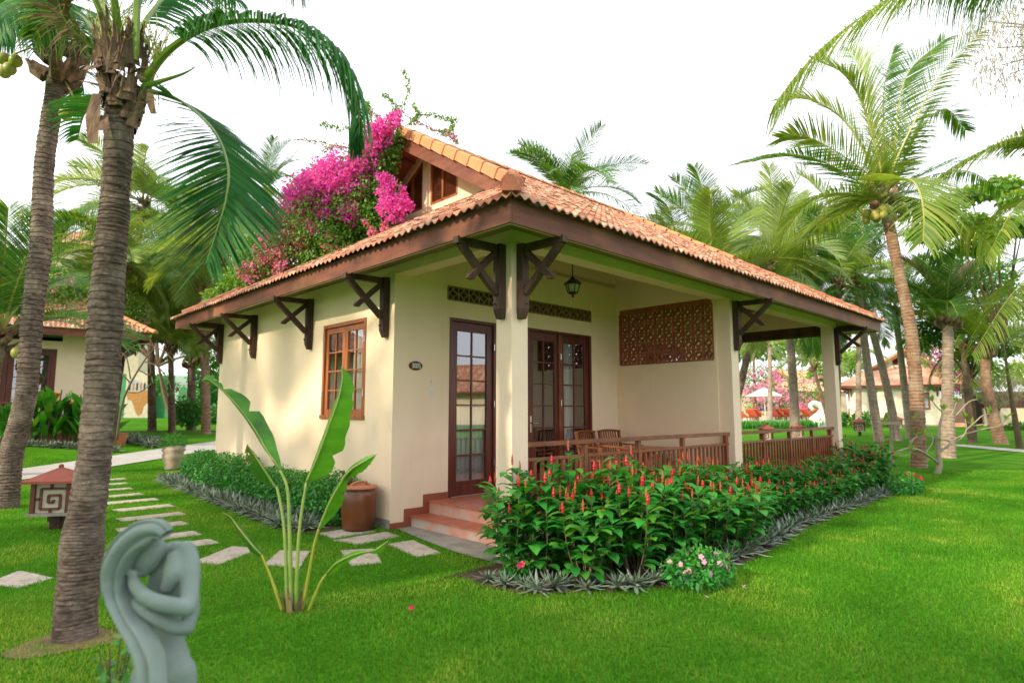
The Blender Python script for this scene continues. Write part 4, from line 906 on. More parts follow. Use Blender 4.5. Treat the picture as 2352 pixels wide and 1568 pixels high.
blade([(505,740,4.77),(440,640,4.70),(385,555,4.66),(340,490,4.64)], [.0,.0,.01,.01,.0], [.02,.13,.15,.13,.09,.0], fold=.5, mat='banana_leaf_dark', tears=((1,.55,.03,.5),(1,.75,.03,.4)))
blade([(680,710,4.77),(730,600,4.74),(800,420,4.70),(860,250,4.66),(888,130,4.64),(885,45,4.63)], [.02,.15,.18,.20,.175,.15,.13,.10,.055,.0], [.01,.02,.028,.03,.03,.02,.01,.0], fold=.35, tears=((-1,.27,.015,.7),(-1,.66,.02,.8)))
blade([(752,975,4.77),(800,860,4.74),(850,760,4.70),(905,680,4.66),(960,620,4.62)], [.02,.085,.11,.10,.05,.02,.0], [.0,.015,.02,.02,.02,.0], fold=.5, mat='banana_leaf', tears=((-1,.5,.03,.5),))
blade([(880,700,4.68),(940,635,4.62),(1010,592,4.58),(1085,548,4.56)], [.01,.07,.08,.05,.0], [.0,.02,.03,.035,.0], fold=.4, tears=())
blade([(425,1125,4.77),(375,1075,4.74),(295,975,4.72),(250,915,4.72),(205,885,4.72)], [.02,.02,.02,.0,.0], [.04,.07,.06,.015,.03,.0], fold=.6, mat='banana_leaf_dark', tears=((1,.3,.03,.4),))
blade([(800,1232,4.77),(850,1178,4.66),(930,1135,4.58),(1010,1110,4.52),(1080,1098,4.48),(1150,1045,4.46)], [.02,.045,.03,.02,.01,.03,.0], [.02,.03,.05,.055,.01,.03,.0], fold=.5, curl=.5)
m = MB()
for i in range(16):
    a = U(0, 6.28); p = Vector((2.13+.05*math.cos(a), 4.57+.05*math.sin(a), 0)); h_ = U(.06,.22); t_ = Vector((-math.sin(a), math.cos(a), 0))*U(.012,.025); o_ = Vector((math.cos(a), math.sin(a), 0))*U(.01,.06)
    m.add([p-t_, p+t_, p+t_*.6+o_*.6+Vector((0,0,h_*.7)), p-t_*.6+o_*.6+Vector((0,0,h_*.7)), p+o_*1.6+Vector((0,0,h_))], [(0,1,2,3),(3,2,4)])
m.build('dry_sheaths', 'palm_dead', bp_)
# ------------------------------------------------------------------ statue
SC = lambda x, y, dd=0.0: W((280+x/3.0167)*.784, (1480+y/3.0167)*.784, 2.4+dd)
SK = 2.4/1782/3.0167
st_ = root('statue', tuple(GD(356, 2.4)), 'pale green stone statue of a bowed woman with long flowing hair in the left foreground', 'statue')
mb = MB()
def limb(P, R, n=14):
    sp = spline([SC(*p) for p in P], 4*(len(P)-1)); k = len(sp)-1; RR = []
    for i in range(k+1):
        t = i/4; j = min(int(t), len(R)-2); RR.append((R[j]*(1-(t-j))+R[j+1]*(t-j))*SK)
    mb.tube(sp, RR, n); mb.ball(sp[0], RR[0]*.99, n); mb.ball(sp[-1], RR[-1]*.99, n)
def ell(c, rx, ry, rz, n=16, tilt=0):
    c = SC(*c); k = 10
    vs = []; 
    for i in range(k+1):
        ph = PI*i/k
        for j in range(n):
            th = 2*PI*j/n; a = rx*SK*math.sin(ph+1e-3)*math.cos(th); b = rz*SK*math.cos(ph); a2, b2_ = a*math.cos(tilt)-b*math.sin(tilt), a*math.sin(tilt)+b*math.cos(tilt)
            vs.append(c+CR*a2+FH*(ry*SK*math.sin(ph+1e-3)*math.sin(th))+Vector((0,0,1))*b2_)
    mb.add(vs, [(i*n+j, i*n+(j+1)%n, (i+1)*n+(j+1)%n, (i+1)*n+j) for i in range(k) for j in range(n)])
# torso and back
limb([(640,480,.06),(640,650,.07),(640,850,.08),(640,1050,.07),(645,1180,.05)], [110,160,175,150,128], 18)
limb([(645,1180,.05),(620,1330,.04),(600,1480,.03),(600,1700,.03)], [128,190,215,200], 20)       # waist, hips
limb([(500,1500,-.01),(470,1750,0),(450,2050,.02),(450,2300,.03)], [160,150,115,90], 16); limb([(740,1480,.02),(740,1750,.03),(700,2050,.04),(660,2300,.05)], [135,135,105,85], 16)
ell((560,2420,.03), 330, 300, 90)
limb([(560,470,.03),(600,420,.04),(700,390,.05),(790,395,.03)], [70,72,75,72], 12)               # neck into shoulders
# head, bowed to the left
ell((470,450,.0), 128, 120, 175, tilt=-.55); ell((430,560,-.015), 62, 62, 70, tilt=-.4)
ell((372,600,-.03), 24, 26, 40, tilt=-.5)
# right-hand arm: shoulder, elbow low right, forearm to the left and up to the chin
limb([(795,395,.0),(835,520,-.02),(838,680,-.05),(825,830,-.08),(810,905,-.10)], [84,80,74,70,64])
limb([(810,905,-.10),(690,885,-.13),(540,850,-.14),(430,795,-.12),(345,700,-.08),(325,610,-.04)], [66,66,62,56,48,38])
# second arm underneath
limb([(835,760,.0),(845,930,-.02),(810,1080,-.05)], [70,66,58]); limb([(810,1085,-.05),(700,1075,-.09),(560,1010,-.11),(430,930,-.11),(350,860,-.08)], [56,58,56,50,42])
limb([(700,470,-.03),(690,600,-.05),(640,720,-.05)], [70,85,60])                                    # chest
ell((880,640,-.02), 50, 60, 40, tilt=.3)
for k, (x, y) in enumerate(((318,600),(300,585),(284,590),(270,605))): limb([(330+k*3,640,-.05),(x,y,-.075),(x-2,y-45+k*8,-.06)], [16,14,10], 8)
limb([(345,650,-.05),(360,600,-.07),(352,565,-.065)], [15,13,9], 8)
mb.f = mb.f
bo = mb.build('body', 'statue_stone', st_, smooth=True)
rm = bo.modifiers.new('merge', 'REMESH'); rm.mode = 'VOXEL'; rm.voxel_size = .0055; rm.use_smooth_shade = True
sm_ = bo.modifiers.new('smooth', 'SMOOTH'); sm_.factor = .5; sm_.iterations = 7
# hair: ridged sheet swept from the brow over the crown down to the hip
HP = [(640,250,-.05),(560,215,-.06),(440,240,-.07),(310,340,-.07),(225,480,-.06),(200,640,-.05),(235,800,-.06),(320,980,-.10),(420,1150,-.14),(490,1330,-.17),(500,1500,-.19),(490,1700,-.2),(470,1900,-.2)]
HW = [40,85,105,100,95,78,62,58,70,85,100,110,100]
sp = spline([SC(*p) for p in HP], 84); mb = MB(); n = 44; rows_ = []
for i, p in enumerate(sp):
    d = (sp[min(i+1,84)]-sp[max(i-1,0)]).normalized(); s = d.cross(FH).normalized(); t = i/84*12; j = min(int(t), 11); w_ = (HW[j]*(1-(t-j))+HW[j+1]*(t-j))*SK
    th = .050*(.7+.3*math.sin(i/84*PI))
    for k in range(n):
        a = 2*PI*k/n; x = math.cos(a); y = math.sin(a); ridge = 0
        if y < 0: ridge = .034*(abs(math.sin((math.acos(max(-1,min(1,x)))*2.5)+.35*math.sin(i*.05)))**.6)
        rows_.append(p+s*w_*x*1.05+FH*(th*y-ridge*(.6+.4*math.sin(i/84*PI))))
mb.v = [tuple(q) for q in rows_]; mb.f = [(i*n+k, i*n+(k+1)%n, (i+1)*n+(k+1)%n, (i+1)*n+k) for i in range(84) for k in range(n)]+[tuple(range(n)), tuple(84*n+k for k in reversed(range(n)))]
mb.m = [0]*len(mb.f); mb.a = [.5]*len(mb.f)
mb.build('hair', 'statue_stone', st_, smooth=True)
m = MB(); g = GD(356, 2.42); m.lathe((g.x, g.y, 0), [(.20,0),(.20,.07),(.16,.09),(.15,.11)], 24); m.build('plinth', 'statue_stone', st_, bevel=.004)
# leafy weed beside the statue
random.seed(5); wd_ = root('leafy_seedling', tuple(GD(255, 2.9, 1560)), 'small bluish green leafy seedling beside the statue', 'plant'); m = MB()
for i in range(14):
    b0 = GD(262, 2.9, 1560); tpt = W(262+U(-45,45), U(1450,1570), 2.9+U(-.2,.2)); m.tube([b0, b0.lerp(tpt,.5)+Vector((0,0,.04)), tpt], .003, 4, 1)
    for k in range(7):
        q = b0.lerp(tpt, U(.4,1)); leafquad(m, q, rv()+Vector((0,0,-.2)), Vector((U(-.4,.4),U(-.4,.4),1)), U(.04,.065), U(.03,.04))
m.build('foliage', ['leaf_green', 'stem_brown'], wd_)
# ------------------------------------------------------------------ ginger bed
def ovate(mb, p, d, up, l, wd, droop=.5, mi=0, a=None):
    d = d.normalized(); s = d.cross(up); s = s.normalized() if s.length > .05 else d.cross(Vector((.4,.8,.1))).normalized(); cur = p.copy(); P = []
    for k, ww in enumerate((.0, .36, .5, .36, .0)):
        P.append((cur.copy(), ww)); cur = cur+d*l/4; d = (d+Vector((0,0,-droop*.38))).normalized()
    nn = s.cross(d).normalized(); vs = [P[0][0]]
    for (c, ww) in P[1:4]: vs += [c-s*wd*ww+nn*wd*.10, c, c+s*wd*ww+nn*wd*.10]
    vs.append(P[4][0])
    mb.add(vs, [(0,1,2),(0,2,3),(1,4,5,2),(2,5,6,3),(4,7,8,5),(5,8,9,6),(7,10,8),(8,10,9)], mi, U(0,1)**1.6 if a is None else a)
def ginger(seed, tall=1.0, nst=7, nsp=4):
    random.seed(seed); leaf = MB(); stem = MB(); tips = []
    for i in range(nst):
        a = i*2*PI/nst+U(-.4,.4); r_ = U(.06,.28); h = tall*U(.62, 1.0); b0 = Vector((math.cos(a)*.04, math.sin(a)*.04, 0)); tp = Vector((math.cos(a)*r_*1.2, math.sin(a)*r_*1.2, h)); md_ = b0.lerp(tp,.5)+Vector((math.cos(a),math.sin(a),0))*.04
        sp = spline([b0, md_, tp], 10); stem.tube(sp, [.008-.0005*k for k in range(11)], 5)
        nl = int(17*tall)+2
        for k in range(nl):
            t = .22+.76*k/(nl-1); f = t*10; j = min(int(f), 9); p = sp[j].lerp(sp[j+1], f-j); az = a+k*1.05+U(-.2,.2); el = U(.1,.6)+.3*t
            d = Vector((math.cos(az)*math.cos(el), math.sin(az)*math.cos(el), math.sin(el))); ovate(leaf, p, d, Vector((0,0,1)), U(.16,.245), U(.085,.125), U(.5,1.2))
        tips.append((sp[-1], (sp[-1]-sp[-2]).normalized()))
    return leaf, stem, tips, nsp
def spike(mb, p, d, l, r):
    n_ = 7; vs = []; prev = []
    for k in range(n_+1):
        t = k/n_; rr = r*(.55+.9*t if t < .35 else 1.0-.75*((t-.35)/.65)**1.3)*(1+.22*(k % 2)); prev.append(rr)
    mb.tube([p+d*l*k/n_ for k in range(n_+1)], prev, 7, 0)
PROT = []
for s_ in range(7):
    tall = (1.0,.92,1.06,.80,.66,.97,.86)[s_]; lf_, stm, tips, nsp = ginger(40+s_, tall)
    r_ = root('red_ginger_plant', (0,0,-50), 'leafy ginger plant with red and orange flower cones in the bed before the veranda', 'plant', 'ginger plants in the bed in front of the veranda')
    lf_.build('foliage', 'ginger_leaf', r_, local=True, smooth=True); stm.build('stems', 'stem_brown', r_, local=True)
    for k, (p, d) in enumerate(tips[:(5,4,5,4,3,5,4)[s_]]):
        p = p+Vector((0,0,.035))
        m = MB(); red = (k+s_) % 3 != 0; spike(m, p, (d+Vector((0,0,1))).normalized(), U(.08,.11) if red else U(.10,.13), .0155 if red else .011); m.build('flower_cone', 'red_spike' if red else 'orange_spike', r_, local=True)
    PROT.append(r_)
random.seed(77)
spots = []
tries = 0
while len(spots) < 105 and tries < 9000:
    tries += 1; x = U(3.85, 14.2); y = U(3.1, 4.4)
    if not inpoly(x, y, BED_R): continue
    if x > 4.3 and y > 4.38: continue
    if not inpoly(x-.18, y, BED_R) or not inpoly(x, y-.26, BED_R): continue
    if all((x-a)**2+(y-b)**2 > .245**2 for a, b in spots): spots.append((x, y))
first = set()
for (x, y) in spots:
    front = y < 3.1+.35+(.3 if x < 5 else .15); k = random.choice([3,4,6] if front else [0,1,2,5,6])
    sc_ = U(.85,1.08)*(1.0 if x < 6 else .90 if x < 7.5 else .80 if x < 9.3 else .70 if x < 13 else .92)*(1 if y < 4.0 or x < 5.2 else .93)
    if k not in first: first.add(k); o = PROT[k]; o.location = (x, y, 0); o.rotation_euler = (0,0,U(0,6.28)); o.scale = (sc_,)*3
    else: dup(PROT[k], (x, y, 0), U(0,6.28), sc_)
for k, o in enumerate(PROT):
    if k not in first: o.location = (U(6,12), 3.9, 0)
# rhoeo edging
def rhoeo(seed):
    random.seed(seed); m = MB()
    for i in range(26):
        az = i*2.4+U(-.2,.2); el = .15+1.15*(i/26)+U(-.1,.1); l = U(.15,.24); d = Vector((math.cos(az)*math.cos(el), math.sin(az)*math.cos(el), math.sin(el))); s = Vector((-math.sin(az), math.cos(az), 0)); p = Vector((0,0,.03)); vs = []; w_ = U(.026,.036)
        nn = d.cross(s)*-1
        for k, ww in enumerate((.7,1,.7)): q = p+d*l*k/3+Vector((0,0,-.02*k*k*.5)); vs += [q-s*w_*ww*.5+nn*.006, q, q+s*w_*ww*.5+nn*.006]
        vs.append(p+d*l+Vector((0,0,-.06)))
        m.add(vs, [(0,1,4,3),(1,2,5,4),(3,4,7,6),(4,5,8,7),(6,7,9),(7,8,9)], 1 if random.random() < .12 else 0, U(0,1))
    return m
RP = []
for s_ in range(5):
    o = rhoeo(60+s_).build('rhoeo_clump', ['rhoeo_top', 'rhoeo_under'], None, label='low grey green rosette plant with purple undersides edging the ginger bed', cat='plant', group='rosette plants edging the ginger bed'); RP.append(o)
random.seed(9)
EDGE = [(3.72,3.95),(3.78,3.68),(4.1,3.38),(4.5,3.12),(4.95,2.98),(5.6,2.98),(6.5,3.02),(8.3,3.28),(11,3.36),(13.1,3.42),(14.2,3.7)]
pl_ = []
for i in range(len(EDGE)-1):
    a, b = Vector(EDGE[i]), Vector(EDGE[i+1]); n_ = max(1, int((b-a).length/.165))
    for k in range(n_): pl_.append(a.lerp(b, k/n_))
used = False; ks = 0
def put_rhoeo(x, y, lab=None, grp=None, sc_=1.0):
    global ks
    z = terr(x, y)
    if ks < 5: o = RP[ks]; o.location = (x, y, z); o.rotation_euler = (0,0,U(0,6.28)); o.scale = (sc_,)*3
    else: o = dup(RP[ks % 5], (x, y, z), U(0,6.28), sc_)
    if lab: o['label'] = lab; o['group'] = grp
    ks += 1
for p in pl_:
    put_rhoeo(p.x+U(-.05,.05), p.y+U(-.05,.05), sc_=U(.85,1.25))
    if random.random() < .55: put_rhoeo(p.x+U(-.05,.05), p.y+U(.10,.22), sc_=U(.8,1.1))
for i in range(46):
    t = i/45; x = 3.66+.38*t**1.2; y = 7.5+7.3*t
    put_rhoeo(x+U(-.05,.05), y, 'low grey green rosette plant with purple undersides edging the hedge below the window wall', 'rosette plants edging the left bed', U(1.15,1.5))
    put_rhoeo(x-.17+U(-.05,.05), y+.09, 'low grey green rosette plant with purple undersides edging the hedge below the window wall', 'rosette plants edging the left bed', U(1.1,1.4))
    if i % 2: put_rhoeo(x+.17+U(-.05,.05), y+.05, 'low grey green rosette plant with purple undersides edging the hedge below the window wall', 'rosette plants edging the left bed', U(1.2,1.6))
# periwinkle bushes
def petal_flower(mb, p, r, mi=0, up=Vector((0,0,1))):
    up = (up+rv()*.5).normalized(); x = up.cross(Vector((.3,.7,.1))).normalized(); y = up.cross(x)
    for k in range(5):
        a = k*2*PI/5; d = x*math.cos(a)+y*math.sin(a); s = up.cross(d); mb.add([p, p+d*r*.7-s*r*.42, p+d*r+up*r*.08, p+d*r*.7+s*r*.42], [(0,1,2,3)], mi, .3)
def bushlet(name, loc, rad, n, size, fl, fmat, label, mat='ginger_leaf', fr=.03):
    o = root(name, loc, label, 'plant'); m = MB(); cloud_leaves(m, (loc[0], loc[1], loc[2]+rad[2]*.8), rad, n, size, shell=.35, ok=lambda p: p.z > loc[2], wdk=.5)
    limbs(m, loc, [(loc[0]+U(-1,1)*rad[0]*.8, loc[1]+U(-1,1)*rad[1]*.8, loc[2]+rad[2]*1.3) for _ in range(6)], .008, 4); m.build('foliage', mat, o)
    for i in range(fl):
        m = MB()
        u = rv(); u.z = abs(u.z)*.9+.1; u.y = -abs(u.y)*.8 if random.random() < .7 else u.y; u.normalize(); petal_flower(m, Vector((loc[0]+u.x*rad[0], loc[1]+u.y*rad[1], loc[2]+rad[2]*.8+u.z*rad[2]*1.05)), fr, 0, u); m.build('flower', fmat, o)
    return o
random.seed(21)
bushlet('periwinkle_bush', (4.98, 2.82, 0), (.38,.25,.16), 1300, .05, 18, 'pink_petal', 'low periwinkle bush with pale pink flowers at the front corner of the bed', fr=.026)
bushlet('periwinkle_bush', (3.92, 3.98, 0), (.13,.13,.14), 330, .05, 3, 'hot_pink_petal', 'small periwinkle with two hot pink blooms at the left end of the ginger bed', fr=.03)
bushlet('periwinkle_bush', (13.0, 3.15, 0), (.5,.25,.2), 800, .07, 9, 'hot_pink_petal', 'hot pink flowering plant at the far right end of the ginger bed', fr=.05)
for (u, v, lab, fm) in ((1708,1341,'fallen pale pink blossom lying alone on the lawn right of the bed','pink_petal'),(1622,1364,'fallen pale pink blossom at the foot of the periwinkle bush','pink_petal'),(945,1387,'fallen pink blossom on the lawn between banana plant and bed','hot_pink_petal'),(690,1278,'white fallen frangipani blossom beside the banana stalks','white_petal')):
    D = 1.5*FOC/(v-943); p = GD(u, D, v); m = MB(); petal_flower(m, p+Vector((0,0,.045)), .026); petal_flower(m, p+Vector((.008,0,.05)), .02)
    m.build('fallen_blossom', fm, shift=p, label=lab, cat='flower')
# hedge along the left wall
random.seed(31); HG = []
for i in range(3):
    m = MB(); cloud_leaves(m, (0,0,.30), (.34,.5,.34), 2600, .045, shell=.55, ok=lambda p: p.z > .02, wdk=.75, upb=.8)
    o = m.build('hedge_shrub', 'hedge_leaf', None, label='dense bright green shrub in the clipped row along the window wall', cat='shrub', group='green shrubs along the window wall'); HG.append(o)
for i in range(15):
    y = 7.75+i*.465; x = 4.14 if y < 13 else 4.42; s_ = (U(.85,1.0), 1.0, U(.85,1.15)) if y < 13 else (1.1, 1, 1.0)
    if i < 3: o = HG[i]; o.location = (x, y, terr(x, y)); o.scale = s_
    else: dup(HG[i % 3], (x, y, terr(x, y)), U(-.2,.2) + (PI if i % 2 else 0), s_)
m = MB()
for (u, v) in ((830,1120),(845,1110),(520,990),(535,985),(790,1080)):
    p = W(u, v, 8.2 if u > 700 else 13); b0 = Vector((p.x, p.y, .4)); m.tube([b0, p], .004, 4, 1)
    for k in range(12): q = b0.lerp(p, U(.5,1.05)); ovate(m, q, rv()+Vector((0,0,.1)), Vector((0,0,1)), .09, .035)
m.build('tall_shoots', ['leaf_green', 'stem_brown'], None, shift=(4.1,8,.3), label='thin leafy shoots rising above the hedge beside the window wall', cat='plant')
# ------------------------------------------------------------------ jar, pots, garden lantern
JC = (4.10, 7.06)
jr = root('storage_jar', (JC[0], JC[1], .018), 'brown glazed storage jar with terracotta lid beside the house corner', 'jar')
m = MB(); m.lathe((JC[0], JC[1], .018), [(.185,0),(.198,.02),(.208,.10),(.217,.22),(.22,.34),(.216,.43),(.208,.462),(.196,.475),(.205,.485),(.205,.50),(.185,.505)], 40); m.build('jar_body', 'jar_glaze', jr, smooth=True)
m = MB(); m.lathe((JC[0], JC[1], .525), [(.20,-.004),(.236,0),(.240,.012),(.225,.022),(.12,.032),(.05,.036),(.005,.037)], 40)
m.tube(spline([(JC[0]-.11,JC[1]+.03,.555),(JC[0]-.05,JC[1]+.01,.592),(JC[0]+.04,JC[1]-.01,.598),(JC[0]+.12,JC[1]-.03,.556)], 12), [.02]*13, 8, flat=.8); m.build('jar_lid', 'terracotta', jr, smooth=True)
m = MB(); q = (JC[0]-.10, JC[1]+.16, .56); m.lathe(q, [(.05,0),(.075,.02),(.085,.06),(.07,.10),(.04,.125),(.004,.13)], 16); m.build('small_pot', 'statue_stone' if False else 'stem_brown', None, smooth=True, shift=q, label='small dark rounded pot upturned behind the jar lid', cat='pot')
mkx = mk('ash_glaze', (.26,.17,.12), (.18,.12,.09), 6, .5)
PP = GD(397, 15.2, 1062)
pp = root('stone_planter', PP, 'weathered pale stone urn with a small grassy plant beside the garden path', 'planter')
m = MB(); m.lathe(PP, [(.16,0),(.20,.03),(.17,.10),(.23,.26),(.25,.36),(.22,.40),(.27,.47),(.22,.55),(.17,.56)], 18); m.build('urn', 'pot_stone', pp, smooth=True)
m = MB(); cloud_leaves(m, (PP.x, PP.y, PP.z+.66), (.22,.22,.17), 420, .14, wdk=.14, upb=.1); m.build('foliage', 'leaf_green', pp)
LP_ = GD(110, 7.85, 1212)
def garden_lantern():
    o = root('garden_lantern', (0,0,0), 'wooden box lantern with red pyramid roof and spiral fretwork beside the thick palm trunk', 'garden lantern', None)
    m = MB(); m.bx(-.06,.06,-.06,.06,-.05,.20); m.bx(-.10,.10,-.03,.03,.10,.19); m.build('post', 'bracket_wood', o, local=True, bevel=.003)
    m = MB(); m.bx(-.25,.25,-.25,.25,.20,.235); m.build('base_board', 'concrete', o, local=True)
    m = MB(); m.bx(-.185,.185,-.185,.185,.236,.60); m.build('panels', 'lantern_panel', o, local=True)
    m = MB()
    for sx in (-1,1):
        for sy in (-1,1): m.bx(sx*.20-.025, sx*.20+.025, sy*.20-.025, sy*.20+.025, .236, .62)
    S = [((-.175,.41),(-.115,.41)),((0,.60),(0,.54)),((0,.235),(0,.28)),((-.115,.54),(.20,.54)),((-.115,.54),(-.115,.285)),((-.115,.285),(.105,.285)),((.105,.285),(.105,.455)),((.105,.455),(-.03,.455)),((-.03,.455),(-.03,.365)),((-.03,.365),(.03,.365)),((.03,.365),(.03,.40))]
    for q in range(4):
        R_ = Matrix.Rotation(q*PI/2, 3, 'Z')
        for (a, b) in S: m.beam(R_@Vector((a[0],-.192,a[1])), R_@Vector((b[0],-.192,b[1])), .03, .024, up=R_@Vector((0,1,0)))
    m.build('fretwork', 'lantern_wood', o, local=True)
    m = MB(); e = .31; m.add([(-e,-e,.61),(e,-e,.61),(e,e,.61),(-e,e,.61),(0,0,.80),(-e,-e,.64),(e,-e,.64),(e,e,.64),(-e,e,.64)], [(3,2,1,0),(0,1,6,5),(1,2,7,6),(2,3,8,7),(3,0,5,8),(5,6,4),(6,7,4),(7,8,4),(8,5,4)]); m.lathe((0,0,.79), [(.03,0),(.03,.03),(.01,.045)], 8); m.build('lantern_roof', 'old_tile', o, local=True)
    return o
gl0 = garden_lantern(); gl0.location = LP_+Vector((.1,.1,0)); gl0.rotation_euler = (0,0,math.radians(-32)); gl0.scale = (.98,)*3
for (u, v, D, lab) in ((1760,1030,27,'garden lantern with pale faces seen through the veranda opening, left one'),(1832,1020,30,'garden lantern partly behind the trunk seen through the veranda opening'),(1975,1000,36,'far garden lantern on the lawn below the pale tree trunk'),(2062,995,40,'farthest garden lantern between leaning palm trunks')):
    g = GD(u, D); c = dup(gl0, g, .3, 1.15 if D < 35 else 1.3, lab)
# ------------------------------------------------------------------ veranda furniture
def chair():
    o = root('wooden_chair', (0,0,0), 'teak chair with slatted curved back, left one behind the railing', 'chair', None)
    m = MB(); m.bx(-.24,.24,-.22,.22,.42,.45); m.build('seat', 'chair_teak', o, local=True, bevel=.005)
    for (x, y, h) in ((-.22,-.20,.42),(.22,-.20,.42),(-.22,.21,.42),(.22,.21,.42)):
        MB().bx(x-.022,x+.022,y-.022,y+.022,0,h).build('leg', 'chair_teak', o, local=True)
    m = MB()
    for sx in (-1,1): m.beam((sx*.225,.21,.42),(sx*.235,.30,.88),.045,.04,up=(0,1,0))
    m.tube(spline([(-.255,.29,.885),(-.1,.33,.90),(.1,.33,.90),(.255,.29,.885)],10), [.035]*11, 8, flat=.6); m.tube(spline([(-.23,.235,.52),(0,.26,.52),(.23,.235,.52)],8), [.018]*9, 6); m.build('back_frame', 'chair_teak', o, local=True, smooth=False)
    m = MB()
    for i in range(7): x = -.17+.34*i/6; m.beam((x,.255,.53),(x,.325,.88),.028,.014,up=(0,1,0))
    m.build('back_slats', 'chair_teak', o, local=True)
    for sx in (-1,1):
        m = MB(); m.beam((sx*.25,-.22,.64),(sx*.25,.27,.66),.05,.025); m.beam((sx*.25,-.20,.42),(sx*.25,-.20,.64),.04,.04,up=(0,1,0)); m.build('armrest', 'chair_teak', o, local=True)
    return o
ch = chair(); ch.scale = (1,1,.95); ch.location = (7.86, 6.12, FZ); ch.rotation_euler = (0,0,.05)
dup(ch, (8.50, 6.15, FZ), -.12, (1,1,.95), 'teak chair with slatted curved back, right one against the cream wall')
tb = root('veranda_table', (8.0, 5.35, FZ), 'low round teak table between the chairs and the railing', 'table')
m = MB(); m.lathe((8.0,5.35,FZ+.60), [(.40,0),(.42,.012),(.42,.028),(.40,.035)], 28); m.build('table_top', 'teak', tb)
for a in (.78, 2.35, 3.93, 5.5): MB().beam((8+.1*math.cos(a),5.35+.1*math.sin(a),FZ+.60),(8+.33*math.cos(a),5.35+.33*math.sin(a),FZ),.045,.045).build('leg', 'teak', tb)
pf = root('potted_fern', (8.95, 5.7, FZ), 'green fern in a terracotta pot by the partition wall behind the railing', 'potted plant')
m = MB(); m.lathe((8.95,5.7,FZ), [(.11,0),(.16,.22),(.18,.24),(.15,.25)], 18); m.build('pot', 'terracotta', pf)
m = MB()
for i in range(60): a = U(0,6.28); el = U(.3,1.3); ovate(m, Vector((8.95,5.7,FZ+.25)), Vector((math.cos(a)*math.cos(el), math.sin(a)*math.cos(el), math.sin(el))), Vector((0,0,1)), U(.25,.42), .05, .6)
m.build('foliage', 'leaf_green', pf)
# ------------------------------------------------------------------ bougainvillea on the roof
random.seed(15)
def bougain(name, label, loc, leafb, flow, pale, sprays, lsize=.055, dens=1.0, stems=(), ok=None, group=None, fm=('bract','bract_pale')):
    o = root(name, loc, label, 'bougainvillea', group); L = MB(); F = MB(); S = MB()
    for (c, r, n) in leafb: cloud_leaves(L, c, (r, r, r*.9), int(n*dens), lsize, wdk=.72, ok=ok, shell=.45)
    for (c, r, n) in flow:
        k = max(2, int(n*dens/15))
        for i in range(k):
            u = rv(); p = Vector(c)+u*r*1.15*(random.random()**.45); cloud_leaves(F, p, (r*.20,)*3, 11, lsize*.78, 0, wdk=.9, shell=.2, ok=ok, vbias=lambda: U(0,.85)*random.random())
    for (c, r, n) in pale:
        k = max(2, int(n*dens/20))
        for i in range(k):
            u = rv(); p = Vector(c)+u*r*(random.random()**.45); cloud_leaves(F, p, (r*.34,)*3, 20, lsize*.78, 1, wdk=.9, shell=.2, ok=ok)
    for (P, kind) in sprays:
        sp = spline(P, 24); S.tube(sp, [.008*(1-.8*i/24)+.002 for i in range(25)], 4)
        for i, q in enumerate(sp[4:]):
            for j in range(int(7)):
                qq = q+rv()*.05*(1.2-.5*i/20)
                if kind == 0 or random.random() < .45: leafquad(L, qq, rv()+Vector((0,0,-.2)), rv(), lsize*U(.7,1.1), lsize*.6)
                else: leafquad(F, qq, rv(), rv(), lsize*U(.5,.8), lsize*.5, 0 if random.random() < .6 else 1)
    for (P, r) in stems: sp = spline(P, 20); S.tube(sp, [r*(1-.6*i/20) for i in range(21)], 6)
    S.build('stems', 'stem_brown', o); L.build('foliage', 'boug_leaf', o); F.build('flowers', list(fm), o); return o
DB = lambda u: 12-(u-600)/300*1.5
Bp = lambda u, v, dd=0: W(u, v, DB(min(u, 905))+dd)
kpx = lambda r, u: r*DB(u)/FOC
lb = [(Bp(u,v,.15), kpx(r,u), r*r*.50) for (u,v,r) in ((585,600,45),(568,632,34),(615,560,48),(640,592,80),(695,545,88),(600,625,52),(755,505,92),(830,478,76),(800,560,66),(858,425,58),(880,372,46),(902,322,38),(868,500,46),(705,455,52),(588,640,30),(815,405,58),(860,338,42),(742,420,46),(740,590,50),(905,300,22),(890,440,36))]
fl_ = [(Bp(u,v,-.28), kpx(r,u), r*r*.95) for (u,v,r) in ((700,425,36),(742,408,42),(790,395,46),(832,372,34),(856,328,28),(882,298,24),(908,276,20),(690,480,42),(664,525,32),(780,470,36),(800,492,28),(905,478,34),(893,438,24),(884,415,20),(930,468,20),(862,300,18),(748,492,22),(925,440,12),(820,345,20),(720,450,50),(770,430,50),(810,420,40),(650,500,40),(690,450,40),(630,560,34),(840,360,34),(870,310,28))]
pl2 = [(Bp(u,v,-.3), kpx(r,u), r*r*.33) for (u,v,r) in ((640,560,40),(610,600,40),(585,632,34),(660,570,40),(690,520,40),(650,620,26),(720,525,26),(762,555,22),(850,525,20),(882,525,16),(700,560,20),(560,640,16))]
B2 = lambda *P: [W(u, v, 11.3) for (u, v) in P]
spr = [(B2((905,285),(928,238),(938,195),(927,160)), 0), (B2((925,270),(905,238),(880,215)), 0), (B2((955,262),(1005,266),(1048,276)), 0), (B2((850,380),(790,345),(730,325),(678,322)), 1), (B2((870,335),(810,300),(765,290),(738,284)), 0), (B2((930,265),(980,290),(1045,320)), 1), (B2((1015,300),(1040,312),(1050,330)), 1), (B2((858,300),(848,262),(845,235)), 0), (B2((885,290),(860,262),(835,250)), 1), (B2((830,350),(780,335),(740,345)), 1), (B2((930,290),(960,270),(950,240)), 0), (B2((880,300),(900,265),(915,255)), 1), (B2((990,300),(1035,300),(1040,275)), 0)]
